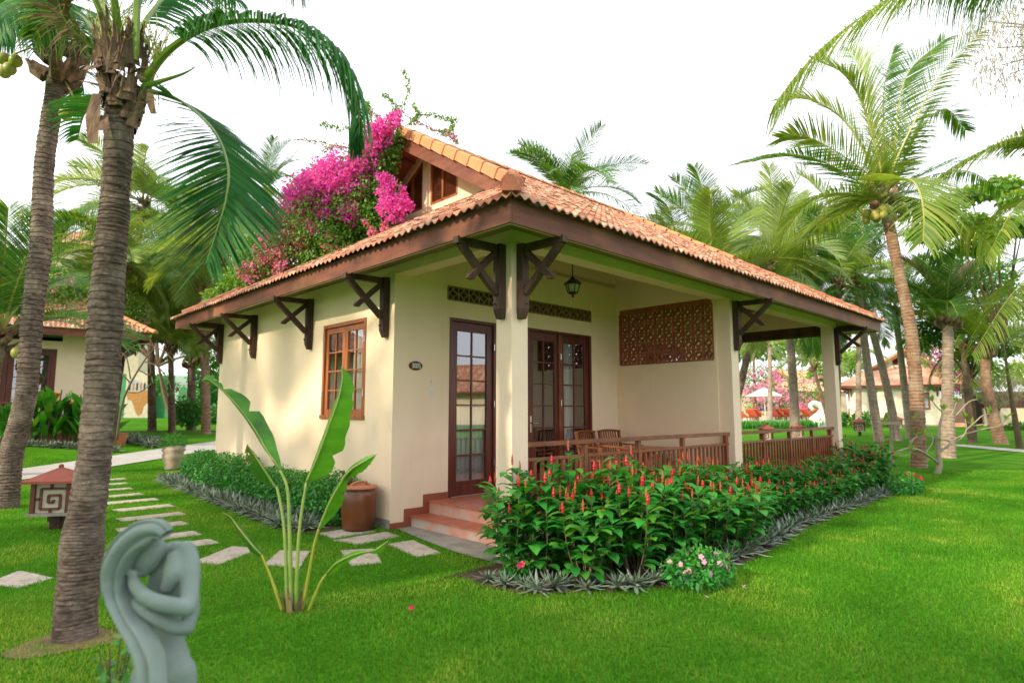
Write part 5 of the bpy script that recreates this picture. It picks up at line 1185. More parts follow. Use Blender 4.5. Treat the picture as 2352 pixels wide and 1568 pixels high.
def okb(p):
    zr = EZ+.6*(p.x-EX0) if p.x < 6.5 else 99
    if p.y < EY1+.1 and p.x > EX0-.1:
        zf = EZ+.6*min(p.y-EY0, EY1-p.y)
        zz = min(zf, zr) if p.x < EX0+RK else zf
        if p.z < zz+.02: return False
    return p.z > 3.5
bougain('bougainvillea', 'large magenta bougainvillea sprawling over the left roof slope and gable of the bungalow', (7.5, 14.4, 0), lb, fl_, pl2, spr, .062, 1.0, [([(7.5,14.4,0),(7.4,14.5,3.4),(6.9,13.2,4.6),(6.2,11.8,5.2),(5.6,11.2,4.8)], .05), ([(6.9,13.2,4.6),(6.3,11.2,5.9),(6.0,10,6.6)], .04), ([(6.2,11.8,5.2),(5.0,11.9,4.6),(4.5,12.8,4.2)], .03), ([W(815,600,11.1), W(818,540,11.1), W(840,480,11.0), W(870,400,10.8)], .02), ([W(780,610,11.2), W(760,560,11.2), W(740,500,11.2)], .018)], ok=okb)
# ------------------------------------------------------------------ background palms
def bgp(base_uv, crown_uv, D, label, mid=None, **k):
    b = GD(base_uv[0], D, base_uv[1]); c = W(crown_uv[0], crown_uv[1], D); mm = W(mid[0], mid[1], D) if mid else None
    return palm(b, c, label, mid=mm, **k)
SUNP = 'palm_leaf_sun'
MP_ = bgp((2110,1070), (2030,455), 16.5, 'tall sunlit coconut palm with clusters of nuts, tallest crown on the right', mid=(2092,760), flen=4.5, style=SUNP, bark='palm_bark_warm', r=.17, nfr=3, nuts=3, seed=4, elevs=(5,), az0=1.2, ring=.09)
random.seed(91)
for k_, (px_, dd_, st_k) in enumerate(((((2023,385),(1981,238),(1939,171),(1883,143)),-.6,SUNP), (((2051,385),(2065,238),(2093,157),(2170,91)),.3,'palm_leaf'), (((2054,378),(2100,280),(2163,168),(2254,73)),-.5,SUNP), (((2015,410),(1950,290),(1876,235),(1813,231),(1775,297)),.4,'palm_leaf_pale'), (((2010,430),(1988,395),(1900,336),(1841,311),(1792,318)),0,SUNP), (((2016,448),(1918,385),(1830,357),(1708,374)),-.7,'palm_leaf'), (((2033,385),(2030,210),(2054,105)),.8,'palm_leaf'), (((2060,400),(2110,300),(2170,250),(2218,300)),.7,'palm_leaf'), (((2019,455),(1918,444),(1848,479),(1800,545)),-.3,SUNP), (((1999,462),(1918,483),(1827,556)),.5,'palm_leaf_pale'), (((2040,400),(2000,280),(1985,180),(1950,110)),1.0,'palm_leaf_pale'), (((2070,430),(2150,400),(2230,395),(2300,440)),.8,'palm_leaf'), (((2060,450),(2110,470),(2150,540),(2165,600)),.6,'palm_leaf'))):
    P_ = [W(2030,450,16.5)]+[W(u,v,16.5+dd_*2.2*(j_+1)/len(px_)) for j_, (u,v) in enumerate(px_)]
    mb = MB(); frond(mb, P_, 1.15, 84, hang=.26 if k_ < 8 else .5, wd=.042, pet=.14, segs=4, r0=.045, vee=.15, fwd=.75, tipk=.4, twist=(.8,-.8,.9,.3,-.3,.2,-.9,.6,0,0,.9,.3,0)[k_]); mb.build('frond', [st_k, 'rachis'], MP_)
bgp((1660,1000), (1645,640), 19, 'palm crown with one upright frond just above the veranda roof line', flen=3.1, style=SUNP, nfr=14, seed=5, elevs=(75,55,30,5), r=.13)
bgp((1662,1000), (1770,600), 23, 'pale feathery palm crown left of the tall coconut palm, behind the roof', flen=3.6, style='palm_leaf_pale', nfr=18, seed=6, elevs=(55,30,5,-25,30,75))
bgp((2019,1004), (1968,650), 30, 'leaning ringed palm whose trunk stands just right of the veranda corner bracket', mid=(1992,830), flen=4.4, style='palm_leaf', bark='palm_bark_pale', r=.20, nfr=20, seed=7, elevs=(55,30,5,-25,30,75,-25))
bgp((2061,998), (1945,560), 31, 'grey leaning palm, second trunk right of the veranda end', mid=(2020,820), flen=4.2, style='palm_leaf_pale', bark='palm_bark_pale', r=.19, nfr=18, seed=8)
bgp((1970,955), (1972,757), 44, 'thin distant palm with tufted brown crown in front of the right bungalow wall', flen=3.2, style='palm_leaf_pale', bark='palm_bark_pale', r=.2, nfr=12, seed=9, nuts=1)
bgp((2091,993), (2056,712), 33, 'slender dark palm crossing the white gable of the right bungalow', mid=(2074,860), flen=3.3, style='palm_leaf', bark='palm_bark_pale', r=.19, nfr=16, seed=10)
bgp((1825,1000), (1796,560), 30, 'palm trunk standing in the opening between the two right veranda columns', mid=(1820,850), flen=4, style='palm_leaf_pale', bark='palm_bark_pale', r=.22, nfr=16, seed=11)
bgp((2177,1049), (2177,735), 19.8, 'thick pale short palm with upright dark fronds and torn leaf sheaths', flen=2.7, style='palm_leaf', bark='palm_bark_pale', r=.19, nfr=15, seed=12, elevs=(75,75,55,55,30,75), dead=1)
bgp((2300,1007), (2260,800), 28, 'leaning palm at the right with a broad bright frond arching to the picture edge', mid=(2268,900), flen=4.2, style=SUNP, bark='palm_bark_warm', r=.24, nfr=14, seed=13, elevs=(30,55,30,5,55))
bgp((2232,1013), (2212,790), 29, 'thin dark palm trunk between the thick pale palm and the leaning right palm', flen=2.6, bark='palm_bark', r=.15, nfr=12, seed=14)
bgp((1300,1000), (1300,455), 21, 'palm crown rising behind the middle of the bungalow ridge', flen=3.0, style='palm_leaf', nfr=18, seed=15, elevs=(75,55,55,30,30,5), az0=.8)
bgp((1490,1000), (1470,560), 24, 'low palm crown peeking above the ridge left of the upright frond', flen=2.2, style='palm_leaf_pale', nfr=12, seed=16, elevs=(30,5,30,55))
bgp((1560,1000), (1555,585), 26, 'small palm crown above the roof between two larger ones', flen=3.4, style='palm_leaf', nfr=14, seed=36, elevs=(55,30,30,5))
bgp((1917,1000), (1875,630), 27, 'bushy palm crown behind the right end of the roof', flen=3.6, style='palm_leaf', nfr=18, seed=37, elevs=(55,30,5,-25,30))
bgp((1662,1000), (1625,560), 25, 'feathery palm crown over the middle of the long roof slope', flen=3.2, style='palm_leaf', nfr=16, seed=51, elevs=(55,30,5,30,75))
bgp((1664,1000), (1705,655), 20, 'light green drooping crown touching the long roof slope', flen=3.0, style='palm_leaf_pale', nfr=18, seed=52, elevs=(55,30,5,-25,30))
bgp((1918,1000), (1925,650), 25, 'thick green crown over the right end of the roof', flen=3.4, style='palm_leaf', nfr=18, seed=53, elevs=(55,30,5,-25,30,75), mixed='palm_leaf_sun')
bgp((1768,960), (1768,785), 52, 'distant palm above the pink flowers beyond the pool', flen=3.6, style='palm_leaf_pale', bark='palm_bark_pale', nfr=12, seed=17, r=.2)
bgp((1908,975), (1868,840), 43, 'low bright palm crown left of the far right veranda column', flen=3.4, style='palm_leaf_pale', nfr=14, seed=18, elevs=(75,55,75,30))
bgp((1735,960), (1730,790), 60, 'faint palm crown over the far pool building', flen=4, style='palm_leaf_pale', nfr=12, seed=38)
bgp((1925,960), (1930,800), 50, 'distant palm beside the last veranda column', flen=3.8, style='palm_leaf_pale', nfr=12, seed=39, elevs=(55,30,5,75))
# left side
bgp((-60,1010), (6,765), 13, 'palm at the left edge with green nuts and fronds rising above the neighbour roof', flen=3.0, style='palm_leaf', nfr=15, seed=19, elevs=(75,55,55,30,75), nuts=1, az0=-.6)
bgp((60,1000), (95,600), 21, 'palm behind the neighbour roof with fronds between the two foreground trunks', flen=3.2, style='palm_leaf', nfr=18, seed=20, elevs=(55,30,5,75,-25))
bgp((605,1000), (612,440), 32, 'small distant palm crown left of the bougainvillea', flen=3.2, style='palm_leaf', nfr=16, seed=21, elevs=(75,55,30,5,55))
bgp((474,985), (462,650), 24, 'pale palm trunk left of the bungalow corner with drooping light fronds', mid=(470,800), flen=3.6, style='palm_leaf_pale', bark='palm_bark_warm', nfr=22, seed=22, elevs=(30,5,55,-25,30), r=.16)
bgp((396,985), (392,795), 25, 'small palm with gnarled trunk behind the round bush', flen=2.9, style='palm_leaf_sun', nfr=16, seed=23, elevs=(75,55,30,55), r=.13, dead=1)
bgp((440,975), (440,830), 28, 'stout palm with brown spiky trimmed crown', flen=2.4, style='palm_leaf_dark', nfr=16, seed=24, elevs=(75,55,75,55), r=.2, dead=1)
bgp((352,960), (345,690), 27, 'dark slim palm trunk beside the mural panel', flen=3.4, style='palm_leaf', nfr=18, seed=25, r=.16, mixed='palm_leaf_pale')
bgp((258,1000), (285,610), 22, 'drooping bright palm crown beside the thick foreground trunk', flen=2.8, style='palm_leaf_sun', nfr=18, seed=71, elevs=(30,5,55,-25,30), mixed='palm_leaf_pale')
bgp((566,1000), (505,600), 21, 'bright feathery palm crown below the bougainvillea at the far eave', flen=2.8, style='palm_leaf_pale', nfr=18, seed=72, elevs=(30,5,55,-25,30), mixed='palm_leaf_sun')
bgp((570,985), (560,560), 26, 'palm with yellowish fronds behind the left roof corner', flen=3.6, style='palm_leaf_pale', nfr=20, seed=26, elevs=(30,5,55,-25,30))
bgp((255,1000), (330,470), 27, 'pale palm crown directly behind the thick foreground trunk', flen=3.6, style='palm_leaf_pale', nfr=18, seed=46, elevs=(30,5,55,-25,30))
bgp((560,1000), (455,545), 29, 'light green palm crown left of the bougainvillea foot', flen=4.2, style='palm_leaf_sun', nfr=18, seed=47, elevs=(30,5,55,-25,30))
bgp((545,1000), (506,760), 30, 'dark palm low behind the left corner brackets', flen=3.4, style='palm_leaf', nfr=16, seed=28, elevs=(55,30,5,75))
# frond-bearing palm just outside the right edge
random.seed(8)
b3 = GD(2640, 9.4); p3 = root('palm_tree', b3, 'overhanging palm fronds entering from the top right corner', 'palm tree')
c3_ = W(2560, -260, 9.2); trunk_mb([b3, b3.lerp(c3_, .5)+Vector((.2,0,0)), c3_], [.17,.15,.14], ring=.1, n=12).build('trunk', 'palm_bark_warm', p3)
def nf3(px, leaf, pairs, hang, par, style=SUNP, **k):
    mb = MB(); frond(mb, [W(u, v, D) for (u, v, D) in px], leaf, pairs, hang=hang, **k); mb.build('frond', [style, 'rachis'], par)
nf3([(2560,-260,9.2),(2350,-190,9.1),(2180,-80,9),(2037,0,9),(1918,84,9),(1840,160,9.05),(1785,232,9.1)], 1.25, 120, .8, p3, wd=.026, pet=.12, segs=5, r0=.035, vee=-.05, fwd=.5, tipk=.5)
nf3([(2560,-260,9.2),(2440,-200,9.3),(2330,-110,9.5),(2230,-60,9.8),(2130,-50,10.2),(2030,-20,10.6)], 1.3, 110, 1.3, p3, style='palm_leaf', wd=.03, pet=.12, segs=5, r0=.03, vee=-.1, fwd=.4)
nf3([(2560,-260,9.2),(2480,-180,9),(2390,-90,8.9),(2300,-40,8.8),(2220,-20,8.8)], .95, 80, 1.4, p3, style='palm_leaf', wd=.03, pet=.15, segs=5, r0=.03, vee=-.1)
b4 = GD(2520, 14); p4 = root('palm_tree', b4, 'palm outside the right edge whose fronds droop into the picture beside the almond tree', 'palm tree')
c4_ = W(2480, 520, 14); trunk_mb([b4, b4.lerp(c4_, .5), c4_], [.18,.16,.15], ring=.1, n=12).build('trunk', 'palm_bark_warm', p4)
for px in ([(2480,520,14),(2400,450,13.8),(2330,480,13.6),(2262,600,13.5)], [(2480,540,14),(2400,600,13.6),(2320,680,13.4),(2232,815,13.3)], [(2480,500,14),(2420,380,14),(2350,315,14.2),(2230,360,14.4),(2130,425,14.6)], [(2480,540,14),(2420,640,13.6),(2370,740,13.4),(2330,860,13.3)], [(2480,500,14),(2440,380,14),(2390,330,14.2),(2310,330,14.5)]):
    nf3(px, 1.1, 90, .7, p4, wd=.036, pet=.12, segs=4, r0=.03, vee=.0, fwd=.55)
def side_fronds(o, crown, base, L, style, azs):
    for k, (az, el) in enumerate(azs):
        f = bpy.data.objects.new('frond', frond_pool(style, el, k % 3)); col.objects.link(f); f.parent = o; KIDS.setdefault(o.name, []).append(f)
        f.location = crown-base; f.rotation_euler = (0, 0, az); f.scale = (L,)*3
AZR = math.atan2(CR.y, CR.x)
side_fronds(p3, c3_, b3, 3.6, 'palm_leaf', [(AZR+d, e) for (d, e) in ((0,30),(.6,5),(-.6,5),(1.1,55),(-1.1,55),(.2,75),(-.2,-25),(-1.5,30),(.9,-25),(-2.0,75))])
side_fronds(p4, c4_, b4, 3.2, SUNP, [(AZR+d, e) for (d, e) in ((0,30),(.6,5),(-.6,5),(1.1,55),(-1.1,55),(.2,75),(-.2,-25),(-1.5,30))])
bgp((2700,1000), (2690,620), 32, 'palm beyond the right edge of the picture, middle distance', flen=3.6, nfr=16, seed=61)
bgp((2950,1000), (2960,560), 40, 'far palm beyond the right edge of the picture', flen=3.8, nfr=16, seed=62, style='palm_leaf_pale')
# casuarina sprays in the top right corner
cs = root('casuarina_tree', GD(2560, 12), 'wispy grey brown casuarina twigs in the top right corner', 'tree')
random.seed(12)
bt = MB(); ct = W(2580, 100, 12); limbs(bt, GD(2560,12), [ct], .14, 8, .0); tw = MB()
for (u, v) in ((2300,60),(2340,130),(2290,110),(2345,20),(2320,170),(2350,200),(2270,50),(2335,80),(2300,150)):
    q = W(u, v, 12+U(-.5,.5)); limbs(bt, ct, [q], .03, 5, .2)
    for i in range(190):
        p = q+Vector((U(-.7,.6), U(-.6,.6), U(-.4,.4))); d = Vector((U(-.5,.3), U(-.3,.3), U(-1,-.1))); leafquad(tw, p, d, rv(), U(.12,.26), .016)
bt.build('trunk', 'stem_brown', cs); tw.build('twigs', 'casuarina', cs)
# ------------------------------------------------------------------ broadleaf trees
def tree(loc, label, blobs, leaf, mat='tree_leaf', tr=.2, name='broadleaf_tree', wdk=.6, group=None, seed=1, dens=1.0, cat='tree'):
    random.seed(seed); o = root(name, loc, label, cat, group); m = MB(); loc = Vector(loc); top = sum((Vector(b[0]) for b in blobs), Vector())/len(blobs)
    fork = loc.lerp(Vector((top.x, top.y, top.z)), .45); fork.x = loc.x*.6+top.x*.4; fork.y = loc.y*.6+top.y*.4
    limbs(m, loc, [fork], tr, 10, 0); limbs(m, fork, [b[0] for b in blobs], tr*.45, 6); m.build('trunk', 'stem_brown', o)
    f = MB()
    for (c, r, n) in blobs:
        for i in range(3):
            cc = Vector(c)+Vector((U(-.4,.4)*r[0], U(-.4,.4)*r[1], U(-.3,.3)*r[2])); cloud_leaves(f, cc, tuple(q*.75 for q in r), int(n*dens/3), leaf, wdk=wdk, upb=.6, shell=.5)
    f.build('crown', mat, o); return o
al = lambda u, v, r, n, fz=.35, D=24: (W(u, v, D+U(-1.5,1.5)), (r*D/FOC, r*D/FOC, r*D/FOC*fz), n)
random.seed(44)
tree(GD(2340, 25), 'layered almond tree with bright tufts of leaves at the upper right', [al(2165,475,48,500), al(2230,450,50,500), al(2300,430,55,500), al(2345,455,40,300), al(2140,530,45,450), al(2215,512,50,500), al(2290,525,52,500), al(2350,520,40,300), al(2250,560,60,400)], .26, 'tree_leaf_sun', .13, seed=3)
tree(GD(2236, 30), 'dense dark green tree behind the short thick palm', [al(2180,620,60,900,.8,30), al(2255,640,60,900,.8,30), al(2150,690,55,800,.8,30), al(2230,720,70,900,.8,30), al(2310,690,60,700,.8,30), al(2195,790,50,600,.8,30), al(2130,760,40,500,.8,30), al(2300,790,40,400,.8,30)], .24, 'tree_leaf', .13, seed=4)
tree(GD(2295, 42), 'soft grey green feathery bush at the far right', [al(2290,900,42,1500,.9,42), al(2330,880,35,1000,.9,42), al(2265,880,25,700,.9,42)], .28, 'casuarina', .2, seed=5, wdk=.1, name='feathery_bush', cat='bush')
tree(GD(430, 28), 'round leafy bush on the far lawn left of the bungalow', [al(430,950,32,900,1,28), al(408,935,24,500,1,28), al(455,935,22,400,1,28)], .16, 'leaf_green', .06, seed=6, name='round_bush', cat='bush')
tree(GD(545, 19), 'yellow green leafy tree behind the left roof corner', [al(545,655,42,900,.9,19), al(600,620,34,700,.9,19), al(500,690,34,600,.9,19), al(575,580,28,400,.9,19)], .13, 'tree_leaf_sun', .12, seed=7)
tree(GD(400, 33), 'mid green tree mass between neighbour house and bungalow', [al(350,640,55,900,.9,33), al(430,700,60,900,.9,33), al(350,740,50,700,.9,33), al(500,720,45,700,.9,33), al(480,820,55,600,.9,33), al(330,600,30,400,.9,33), al(185,650,62,900,.9,33), al(255,640,52,700,.9,33), al(120,640,45,600,.9,33), al(60,620,45,600,.9,33)], .26, 'tree_leaf', .2, seed=8)
tree(GD(480, 36), 'dark green shrubbery under the palms at the end of the left lawn', [al(490,900,34,700,.9,36), al(500,950,24,500,.9,36), al(470,870,30,500,.9,36), al(380,880,30,400,.9,38)], .22, 'leaf_green', .15, seed=9, name='dark_shrub', cat='shrub')
tree(GD(1990, 58), 'distant green trees behind the right bungalow', [al(1960,830,40,500,.8,66), al(2100,800,40,500,.8,68), al(1900,850,40,500,.8,66), al(2230,820,50,600,.8,66), al(2330,850,40,500,.8,64)], .5, 'tree_leaf_sun', .2, seed=10)
tree(GD(1800, 90), 'distant hazy trees beyond the pool building', [al(1700,800,50,600,.7,88), al(1780,790,50,600,.7,88), al(1860,800,50,600,.7,88), al(1930,820,40,500,.7,88)], .7, 'tree_leaf_sun', .2, seed=11)
# unseen trees added outside the left edge to shade lawn and window wall
sh = lambda x, y, z, r, n: ((x, y, z), (r, r, r*.8), n)
tree((-8.5, 1.2, 0), 'big unseen tree added outside the left edge to shade the lawn', [sh(-8,0,5.5,2.2,1300), sh(-8.5,2.6,6.2,2.2,1300), sh(-7.5,1.2,7.6,2.0,1000), sh(-8,-2,4.6,1.8,900), sh(-8,4.4,5.0,1.7,800)], .26, 'tree_leaf', .3, seed=12)
tree((-9, -5.5, 0), 'second unseen tree added outside the left edge to shade the lawn', [sh(-8.5,-5,5.4,2.4,1300), sh(-9,-7.6,5.4,2.2,1200), sh(-8.5,-6,7.6,2.2,1100), sh(-8.5,-3.2,6.4,1.8,900)], .26, 'tree_leaf', .3, seed=13)
tree((-10, 8.2, 0), 'third unseen tree added outside the left edge to shade the window wall', [sh(-9.5,10.2,5.4,1.4,800), sh(-9.8,8.4,4.6,1.3,600), sh(-10,7.2,7.0,2.0,1100), sh(-9.6,9.2,6.6,1.9,900), sh(-10,8.2,8.8,1.7,700), sh(-9.5,6,4.6,1.4,600)], .26, 'tree_leaf', .3, seed=14)
palm((-9.5, 12.0, 0), (-8.8, 11.8, 7.6), 'palm outside the left edge casting soft shadows on the window wall', flen=3.4, nfr=15, seed=30, elevs=(55,30,5,-25,30))
palm((-10.5, 15.0, .1), (-10, 14.6, 8.6), 'taller palm outside the left edge near the neighbour house', flen=3.4, nfr=14, seed=31, elevs=(55,30,5,30))
# ------------------------------------------------------------------ neighbouring bungalow on the left
e_ = (CR*.80+FH*.60).normalized(); i_ = Vector((-e_.y, e_.x, 0)); i_ = i_ if i_.dot(FH) > 0 else -i_
T0 = W(357, 757, 19.5); NG = .57; T0.z = 0; NL, ND = 12.5, 9.5
NP = lambda a, b, z=0: T0 - e_*a + i_*b + Vector((0,0,NG+z))
nb = root('bungalow', NP(6, 4), 'neighbouring cream bungalow with salmon tiled roof behind the two foreground palm trunks', 'bungalow')
wl = MB(); wall_sheet(wl, NP(NL-.9, .95, -.5), e_, (0,0,1), NL-2.0, 3.95, .2, [(NL-.9-4.8, NL-.9-2.49, .81, 3.32), (NL-.9-4.8, NL-.9-2.38, 3.57, 3.77)])
wall_sheet(wl, NP(1.1, .95, -.5), i_, (0,0,1), ND-2, 3.95, .2, []); wall_sheet(wl, NP(NL-.9, ND-1.05, -.5), -i_, (0,0,1), ND-2, 3.95, .2, []); wl.build('wall', 'plaster', nb)
fs = MB(); N0 = NP(0,0)
for (A, B) in ((NP(.1,.1,3.3), NP(NL-.1,.1,3.3)), (NP(.1,.1,3.3), NP(.1,ND-.1,3.3)), (NP(NL-.1,.1,3.3), NP(NL-.1,ND-.1,3.3))): fs.beam(A, B, .03, .24)
fs.build('fascia', 'fascia_wood', nb)
q = MB(); q.add([NP(.1,.1,3.38), NP(NL-.1,.1,3.38), NP(NL-.1,ND-.1,3.38), NP(.1,ND-.1,3.38)], [(0,1,2,3)]); q.build('soffit', 'bracket_wood', nb)
r = MB(); tile_slope(r, NP(NL,0,3.42), e_, i_, NL, .6, lambda t: min(t, NL-t, ND/2)); tile_slope(r, NP(0,0,3.42), i_, -e_, ND, .6, lambda t: min(t, ND-t)); r.build('roof', 'roof_tile', nb)
r = MB(); ridge_caps(r, NP(0,0,3.45), NP(ND/2,ND/2,3.45+.6*ND/2)); ridge_caps(r, NP(ND/2,ND/2,3.45+.6*ND/2), NP(NL-ND/2,ND/2,3.45+.6*ND/2)); r.build('ridge_tiles', 'verge_tile', nb)
PN = lambda u, v, d: NP(NL-.9-u, .95+d, v-.5+0)
o, bar = glazed('door', nb, NL-.9-4.8, NL-.9-2.49, .81, 3.32, [(NL-.9-4.75, NL-.9-3.65), (NL-.9-3.64, NL-.9-2.54)], 6, PN, 'door_wood', fr=.06, stile=.14, rail=(.25,.14)); curtain(o, PN, NL-.9-4.5, NL-.9-2.9, .9, 2.2)
q = MB(); q.add([NP(2.85,1.05,3.07), NP(5.3,1.05,3.07), NP(5.3,1.05,3.27), NP(2.85,1.05,3.27)], [(0,1,2,3)]); q.build('vent', 'bracket_wood', nb)
q = MB(); q.add([NP(1.3,2.2,.2), NP(9,2.2,.2), NP(9,2.2,3.3), NP(1.3,2.2,3.3)], [(0,1,2,3)]); q.build('interior', 'interior_dark', nb)
q = MB(); q.beam(NP(1.3,.3,1.16), NP(7,.3,1.16), .05, .05); q.beam(NP(1.3,.3,.62), NP(7,.3,.62), .04, .04)
for a in (1.3, 2.1, 2.9, 3.7, 4.5, 5.3): q.beam(NP(a,.3,.1), NP(a,.3,1.13), .05, .05, up=(1,0,0))
q.build('railing', 'teak', nb)
q = MB(); q.add([NP(.9,.1,-.4), NP(NL-.9,.1,-.4), NP(NL-.9,.95,-.4), NP(.9,.95,-.4), NP(.9,.1,.3), NP(NL-.9,.1,.3), NP(NL-.9,.95,.3), NP(.9,.95,.3)], [(0,1,5,4),(4,5,6,7),(0,4,7,3),(1,2,6,5)]); q.build('veranda_floor', 'terracotta_floor', nb)
random.seed(50)
bougain('roof_creeper', 'leafy creeper with a few pink blooms growing over the neighbour roof', NP(3.2,2.4), [(NP(3.0,1.6,4.6),.75,1100),(NP(2.2,1.9,4.5),.6,800),(NP(4.2,2,4.8),.7,900),(NP(1.6,3.2,4.6),.55,700),(NP(.5,4.2,4.6),.8,900)], [(NP(.9,3.2,4.9),.16,60)], [(NP(2.4,1.6,5.0),.5,160),(NP(.3,3.8,4.3),.4,60)], [], .10, 1.0)
# tall building with tiled roof behind
tb_ = root('tiled_house', GD(215, 58), 'taller house with orange tiled roof far behind the neighbour bungalow', 'house')
A = W(350, 575, 58); B = W(60, 590, 54); C_ = W(235, 470, 40); ze = A.z
q = MB(); ee = (A-B); ee.z = 0; Lh = ee.length; ee.normalize(); ii = Vector((-ee.y, ee.x, 0)); ii = ii if ii.dot(FH) > 0 else -ii; B.z = ze
tile_slope(q, B, ee, ii, Lh, .62, lambda t: min(t, Lh-t, 6), c_len=.4, tw=.4, seg=4); tile_slope(q, B+ee*Lh, ii, -ee, 12, .62, lambda t: min(t, 12-t), c_len=.4, tw=.4, seg=4); q.build('roof', 'roof_tile', tb_)
q = MB(); b0 = B+ee*.6+ii*.6; b1 = B+ee*(Lh-.6)+ii*.6; q.add([Vector((b0.x,b0.y,0)), Vector((b1.x,b1.y,0)), Vector((b1.x,b1.y,ze+.2)), Vector((b0.x,b0.y,ze+.2)), b1+ii*7-Vector((0,0,ze)), b1+ii*7+Vector((0,0,.2))], [(0,1,2,3),(1,4,5,2)]); q.build('wall', 'far_wall', tb_)
# cannas before the neighbour
def canna(seed):
    random.seed(seed); m = MB(); s = MB(); f = MB()
    for k in range(3):
        b0 = Vector((U(-.12,.12), U(-.12,.12), 0)); h = U(.8,1.15); s.tube([b0, b0+Vector((U(-.08,.08),U(-.08,.08),h))], .014, 5)
        for i in range(6):
            az = i*2.2+k; el = U(.75,1.25); p = b0+Vector((0,0,h*(.1+.12*i))); ovate(m, p, Vector((math.cos(az)*math.cos(el), math.sin(az)*math.cos(el), math.sin(el))), Vector((0,0,1)), U(.45,.62), U(.13,.18), .35)
    for i in range(9): petal_flower(f, b0+Vector((U(-.07,.07),U(-.07,.07),h+U(0,.18))), .07)
    o = root('canna_plant', (0,0,-50), 'broad leaved canna plant below the railing of the neighbour bungalow', 'plant', 'canna plants before the neighbour bungalow'); m.build('foliage', 'leaf_green', o, local=True, smooth=True); s.build('stems', 'stem_brown', o, local=True)
    if seed % 2: f.build('flowers', 'orange_flower', o, local=True)
    return o
mk('orange_flower', (.85,.28,.03), (.8,.2,.02), 8, .6)
cn = [canna(70), canna(71), canna(72)]; random.seed(6)
for i in range(13):
    u = 62+i*16.5+U(-5,5); g = GD(u, 17.6+U(-.4,.4)); g.z = max(g.z, .45); s_ = U(1.15,1.5)
    if i < 3: cn[i].location = g; cn[i].scale = (s_,)*3
    else: dup(cn[i % 3], g, U(0,6), s_)
for i in range(7):
    g = GD(-5+i*9, 17.4); dup(cn[0], g, U(0,6), 1.0)
for i in range(26): g = GD(60+i*8.4, 16.9+U(-.1,.1)); put_rhoeo(g.x, g.y, 'low rosette plant edging the canna bed', 'rosette plants edging the canna bed', 1.3)
for i in range(14): g = GD(285+i*6, 18.5+U(-.6,.8)); put_rhoeo(g.x, g.y, 'low dark rosette plant by the corner of the neighbour bungalow', 'rosette plants by the neighbour corner', 1.7)
tp_ = root('terracotta_pot', GD(276, 17.8), 'plain terracotta pot half hidden right of the thick trunk', 'pot'); g = GD(276, 17.8); m = MB(); m.lathe(g, [(.13,0),(.2,.35),(.22,.38),(.18,.39)], 16); m.build('pot', 'terracotta', tp_)
# mural and green screens
def board(name, u0, u1, v0, v1, D, th=.08):
    a, b = W(u0, v1, D), W(u1, v1, D); zt = W(u0, v0, D).z; zb = min(a.z, terr(a.x, a.y)); return a, b, zb, zt
a, b, zb, zt = board('m', 284, 345, 855, 958, 40)
mu = root('mural_panel', ((a.x+b.x)/2, (a.y+b.y)/2, zb), 'cream mural panel with brown and grey abstract shapes beyond the lawn', 'panel')
dd = (b-a); dd.z = 0; wl_ = dd.length; dd.normalize(); fwd_ = Vector((-dd.y, dd.x, 0)); fwd_ = -fwd_ if fwd_.dot(FH) > 0 else fwd_
MP = lambda x, z, d=0: Vector((a.x, a.y, 0))+dd*(x*wl_)+fwd_*d+Vector((0,0,zb+z*(zt-zb)))
q = MB(); q.add([MP(0,0),MP(1,0),MP(1,1),MP(0,1),MP(0,0,-.1),MP(1,0,-.1),MP(1,1,-.1),MP(0,1,-.1)], [(0,1,2,3),(5,4,7,6),(1,5,6,2),(4,0,3,7),(3,2,6,7)]); q.build('panel', 'mural_cream', mu)
q = MB()
for poly, mi in (([(.05,.52),(.10,.40),(.25,.38),(.32,.30),(.45,.10),(.55,.04),(.68,.10),(.72,.25),(.85,.33),(.95,.38),(.97,.58),(.7,.60),(.5,.56),(.3,.58),(.1,.57)], 0), ([(.05,.58),(.08,.80),(.2,.86),(.5,.80),(.8,.72),(.9,.60),(.7,.61),(.5,.57),(.3,.6)], 1)):
    q.add([MP(x, z, .012) for (x, z) in poly], [tuple(range(len(poly)))], mi)
for i in range(5): x = .12+.14*i; q.add([MP(x,.60,.02),MP(x+.06,.60,.02),MP(x+.07,.74,.02),MP(x+.035,.78,.02),MP(x,.74,.02)], [(0,1,2,3,4)], 0 if i % 2 else 2)
q.build('painted_shapes', ['mural_brown', 'mural_grey', 'interior_dark'], mu)
